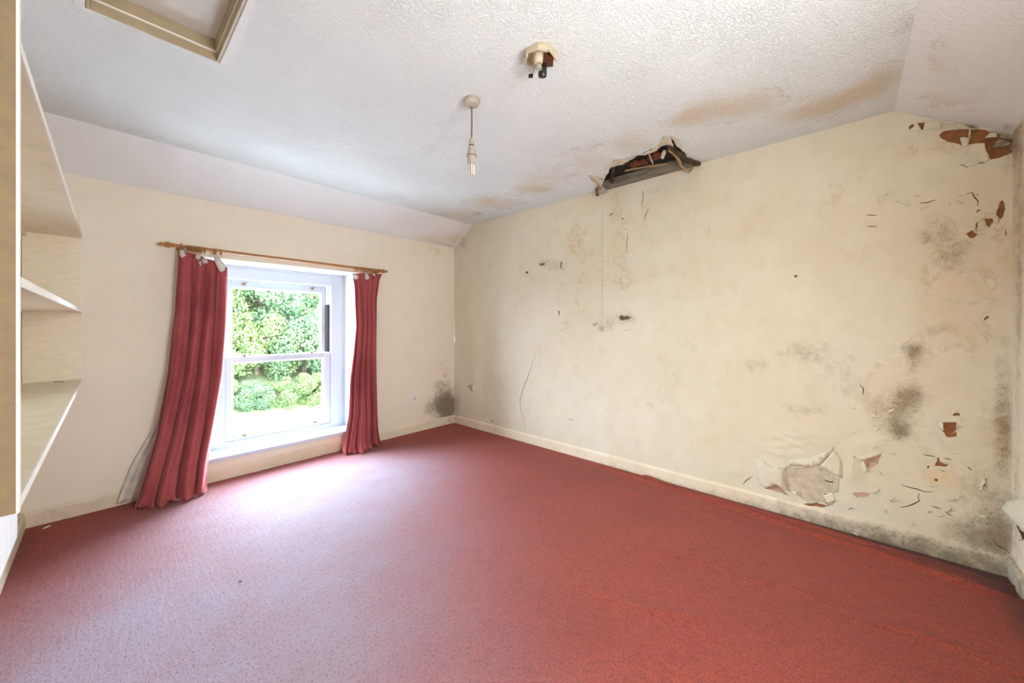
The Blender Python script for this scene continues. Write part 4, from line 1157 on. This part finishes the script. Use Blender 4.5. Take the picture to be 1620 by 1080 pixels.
# paint chips fallen on the carpet
def chip(u, v, s, label, rot, mat=None):
    x, y = on_z(0, u, v); mb = MB().prism([(-s, -s * .5), (s * .7, -s * .7), (s, s * .2), (.1 * s, s * .7), (-.8 * s, s * .4)], lambda a, b, h: (a, b, h + .15 * a), 0, .003)
    o = mb.build('debris_speck' if mat else 'paint_chip', mat or M_FLAKE); o.location = (x, y, .006 + s * .15); o.rotation_euler = (0, 0, rot); tag(o, label, 'debris' if mat else 'paint chip', None if mat else 'fallen paint chips')
chip(74, 836, .016, 'pale paint chip on the carpet by the left end of the window wall skirting', .4)
chip(1354, 847, .012, 'small white paint chip on the carpet below the torn wall patch', 1.1)
chip(380, 922, .008, 'tiny dark speck of debris on the open carpet', 1.9, M_DARKGREY)

# ------------------------------------------------------------------ outside: lane and hedge bank
GZ = -2.7
gd = MB().add([(-30, YW + 1.2, GZ - .05), (45, YW + 1.2, GZ - .05), (45, 60, GZ - .05), (-30, 60, GZ - .05)], [(0, 1, 2, 3)])
fc = MB().box(-30, YW + .36, GZ - .06, 45, 8.0, GZ - .01)  # unseen pale slab added to bounce skylight in through the window
tag(fc.build('bounce_slab', M_BOUNCE), 'unseen pale slab added to bounce light up to the ceiling', kind='structure')
tag(gd.build('ground', M_BANK), 'grassy ground outside the window', kind='structure')
rd = MB().box(-30, 8.0, GZ - .04, 45, 18.4, GZ)
tag(rd.build('road', M_ROAD), 'pale lane below the hedge bank outside', kind='structure')
bk = MB(); n = 40
for i in range(n + 1):
    x = -30 + 75 * i / n
    for y, z in ((18.3, GZ), (18.8, GZ + .25), (19.6, GZ + .7), (21.5, GZ + 1.6), (26, GZ + 2.2), (60, GZ + 2.4)):
        bk.v.append((x, y + .15 * math.sin(i * 1.7), z + .1 * math.sin(i * 2.3 + y)))
for i in range(n):
    for j in range(5): bk.f.append((i * 6 + j, (i + 1) * 6 + j, (i + 1) * 6 + j + 1, i * 6 + j + 1))
tag(bk.build('hedge_bank', M_BANK, None, True), 'earth bank rising behind the lane', kind='structure')


def foliage_mesh(name, nleaf, seed, rx, ry, rz, size, mat):
    g_ = np.random.default_rng(seed)
    # clumps: leaves gathered round lobes on the crown's surface
    nl = 46; th = g_.uniform(0, 2 * PI, nl); cz = g_.uniform(-.75, 1, nl); r = np.sqrt(1 - cz ** 2)
    lobes = np.stack([r * np.cos(th), r * np.sin(th), cz], 1) * g_.uniform(.55, .95, (nl, 1))
    which = g_.integers(0, nl, nleaf)
    d = g_.normal(size=(nleaf, 3)); d /= np.linalg.norm(d, axis=1)[:, None]
    P = lobes[which] + d * (g_.uniform(.3, 1, (nleaf, 1)) ** .5) * .30
    P *= np.array([rx, ry, rz])
    nrm = d + .8 * g_.normal(size=(nleaf, 3)); nrm /= np.linalg.norm(nrm, axis=1)[:, None]
    a = np.cross(nrm, g_.normal(size=(nleaf, 3))); a /= np.linalg.norm(a, axis=1)[:, None]; b = np.cross(nrm, a)
    s = g_.uniform(.6, 1.3, (nleaf, 1)) * size
    V = np.stack([P - a * s, P + b * s * .5, P + a * s, P - b * s * .5], 1).reshape(-1, 3)
    m = bpy.data.meshes.new(name); m.from_pydata(V.tolist(), [], [(4 * i, 4 * i + 1, 4 * i + 2, 4 * i + 3) for i in range(nleaf)]); m.update()
    m.materials.append(mat); return m


FM = [foliage_mesh('foliage', 16000, 11 + i, 1, 1, 1, .040, M_LEAF[i]) for i in range(3)]
TM = MB(); TM.tube([(0, 0, -1.2), (.03, .02, -.5), (-.03, .05, .1), (.02, 0, .6)], [.09, .07, .05, .02], 8)
for a_ in range(5):
    t = a_ * 1.26; TM.tube([(0, 0, -.4 + .15 * a_), (.25 * math.cos(t), .25 * math.sin(t), -.1 + .15 * a_), (.6 * math.cos(t), .6 * math.sin(t), .1 + .12 * a_)], [.04, .03, .01], 6)
trunk_mesh = bpy.data.meshes.new('trunk'); trunk_mesh.from_pydata(TM.v, [], TM.f); trunk_mesh.update(); trunk_mesh.materials.append(M_TRUNK)
rows = [('roadside_shrub', 'low roadside shrub', 'shrub', 'shrubs along the lane'), ('hedge_shrub', 'tall hedge shrub', 'shrub', 'hedge behind the lane'), ('leafy_tree', 'leafy tree', 'tree', 'trees behind the hedge')]
plants = [[(-1.6 + i * 1.2 + random.uniform(-.2, .2), 19.25 + random.uniform(-.15, .25), GZ + .55, random.uniform(.85, 1.05)) for i in range(11)],
          [(-1.5 + i * 2.1 + random.uniform(-.4, .4), 20.9 + random.uniform(-.3, .5), GZ + 2.5, random.uniform(1.5, 1.9)) for i in range(7)],
          [(-2 + i * 2.7 + random.uniform(-.4, .4), 23.2 + random.uniform(-.4, .8), GZ + 5.0, random.uniform(2.1, 2.6)) for i in range(6)]]
ordn = ['first', 'second', 'third', 'fourth', 'fifth', 'sixth', 'seventh', 'eighth']
for row, plist in enumerate(plants):
    nm, kind_, cat_, grp = rows[row]; cnt = {'in': 0, 'left': 0, 'right': 0}
    for i, (x, y, z, s, ) in enumerate(plist):
        X0 = math.cos(YAW) * x - math.sin(YAW) * y; D0 = math.sin(YAW) * x + math.cos(YAW) * y; pu = 810 + F_PX * X0 / D0
        side = 'in' if 352 < pu < 524 else 'left' if pu <= 352 else 'right'
        where = {'in': f"{ordn[cnt[side]]} of those seen in the window from the left", 'left': f"hidden beyond the left window edge, {ordn[cnt[side]]} from the left", 'right': f"hidden beyond the right window edge, {ordn[cnt[side]]} from the window"}[side]; cnt[side] += 1
        r_ = empty(nm, (x, y, z)); tag(r_, f"{['yellow green', 'bluish green', 'mid green'][(i + row + 1) % 3]} {kind_}, {where}", cat_, grp)
        r_.scale = (s, s, s * random.uniform(.95, 1.2)); r_.rotation_euler = (0, 0, random.uniform(0, 6.28))
        o = bpy.data.objects.new('foliage', FM[(i + row) % 3]); C.objects.link(o); o.parent = r_; o['kind'] = 'stuff'
        o = bpy.data.objects.new('trunk', trunk_mesh); C.objects.link(o); o.parent = r_
for o in list(bpy.data.objects):
    if o.name.startswith('tmp'): bpy.data.objects.remove(o)
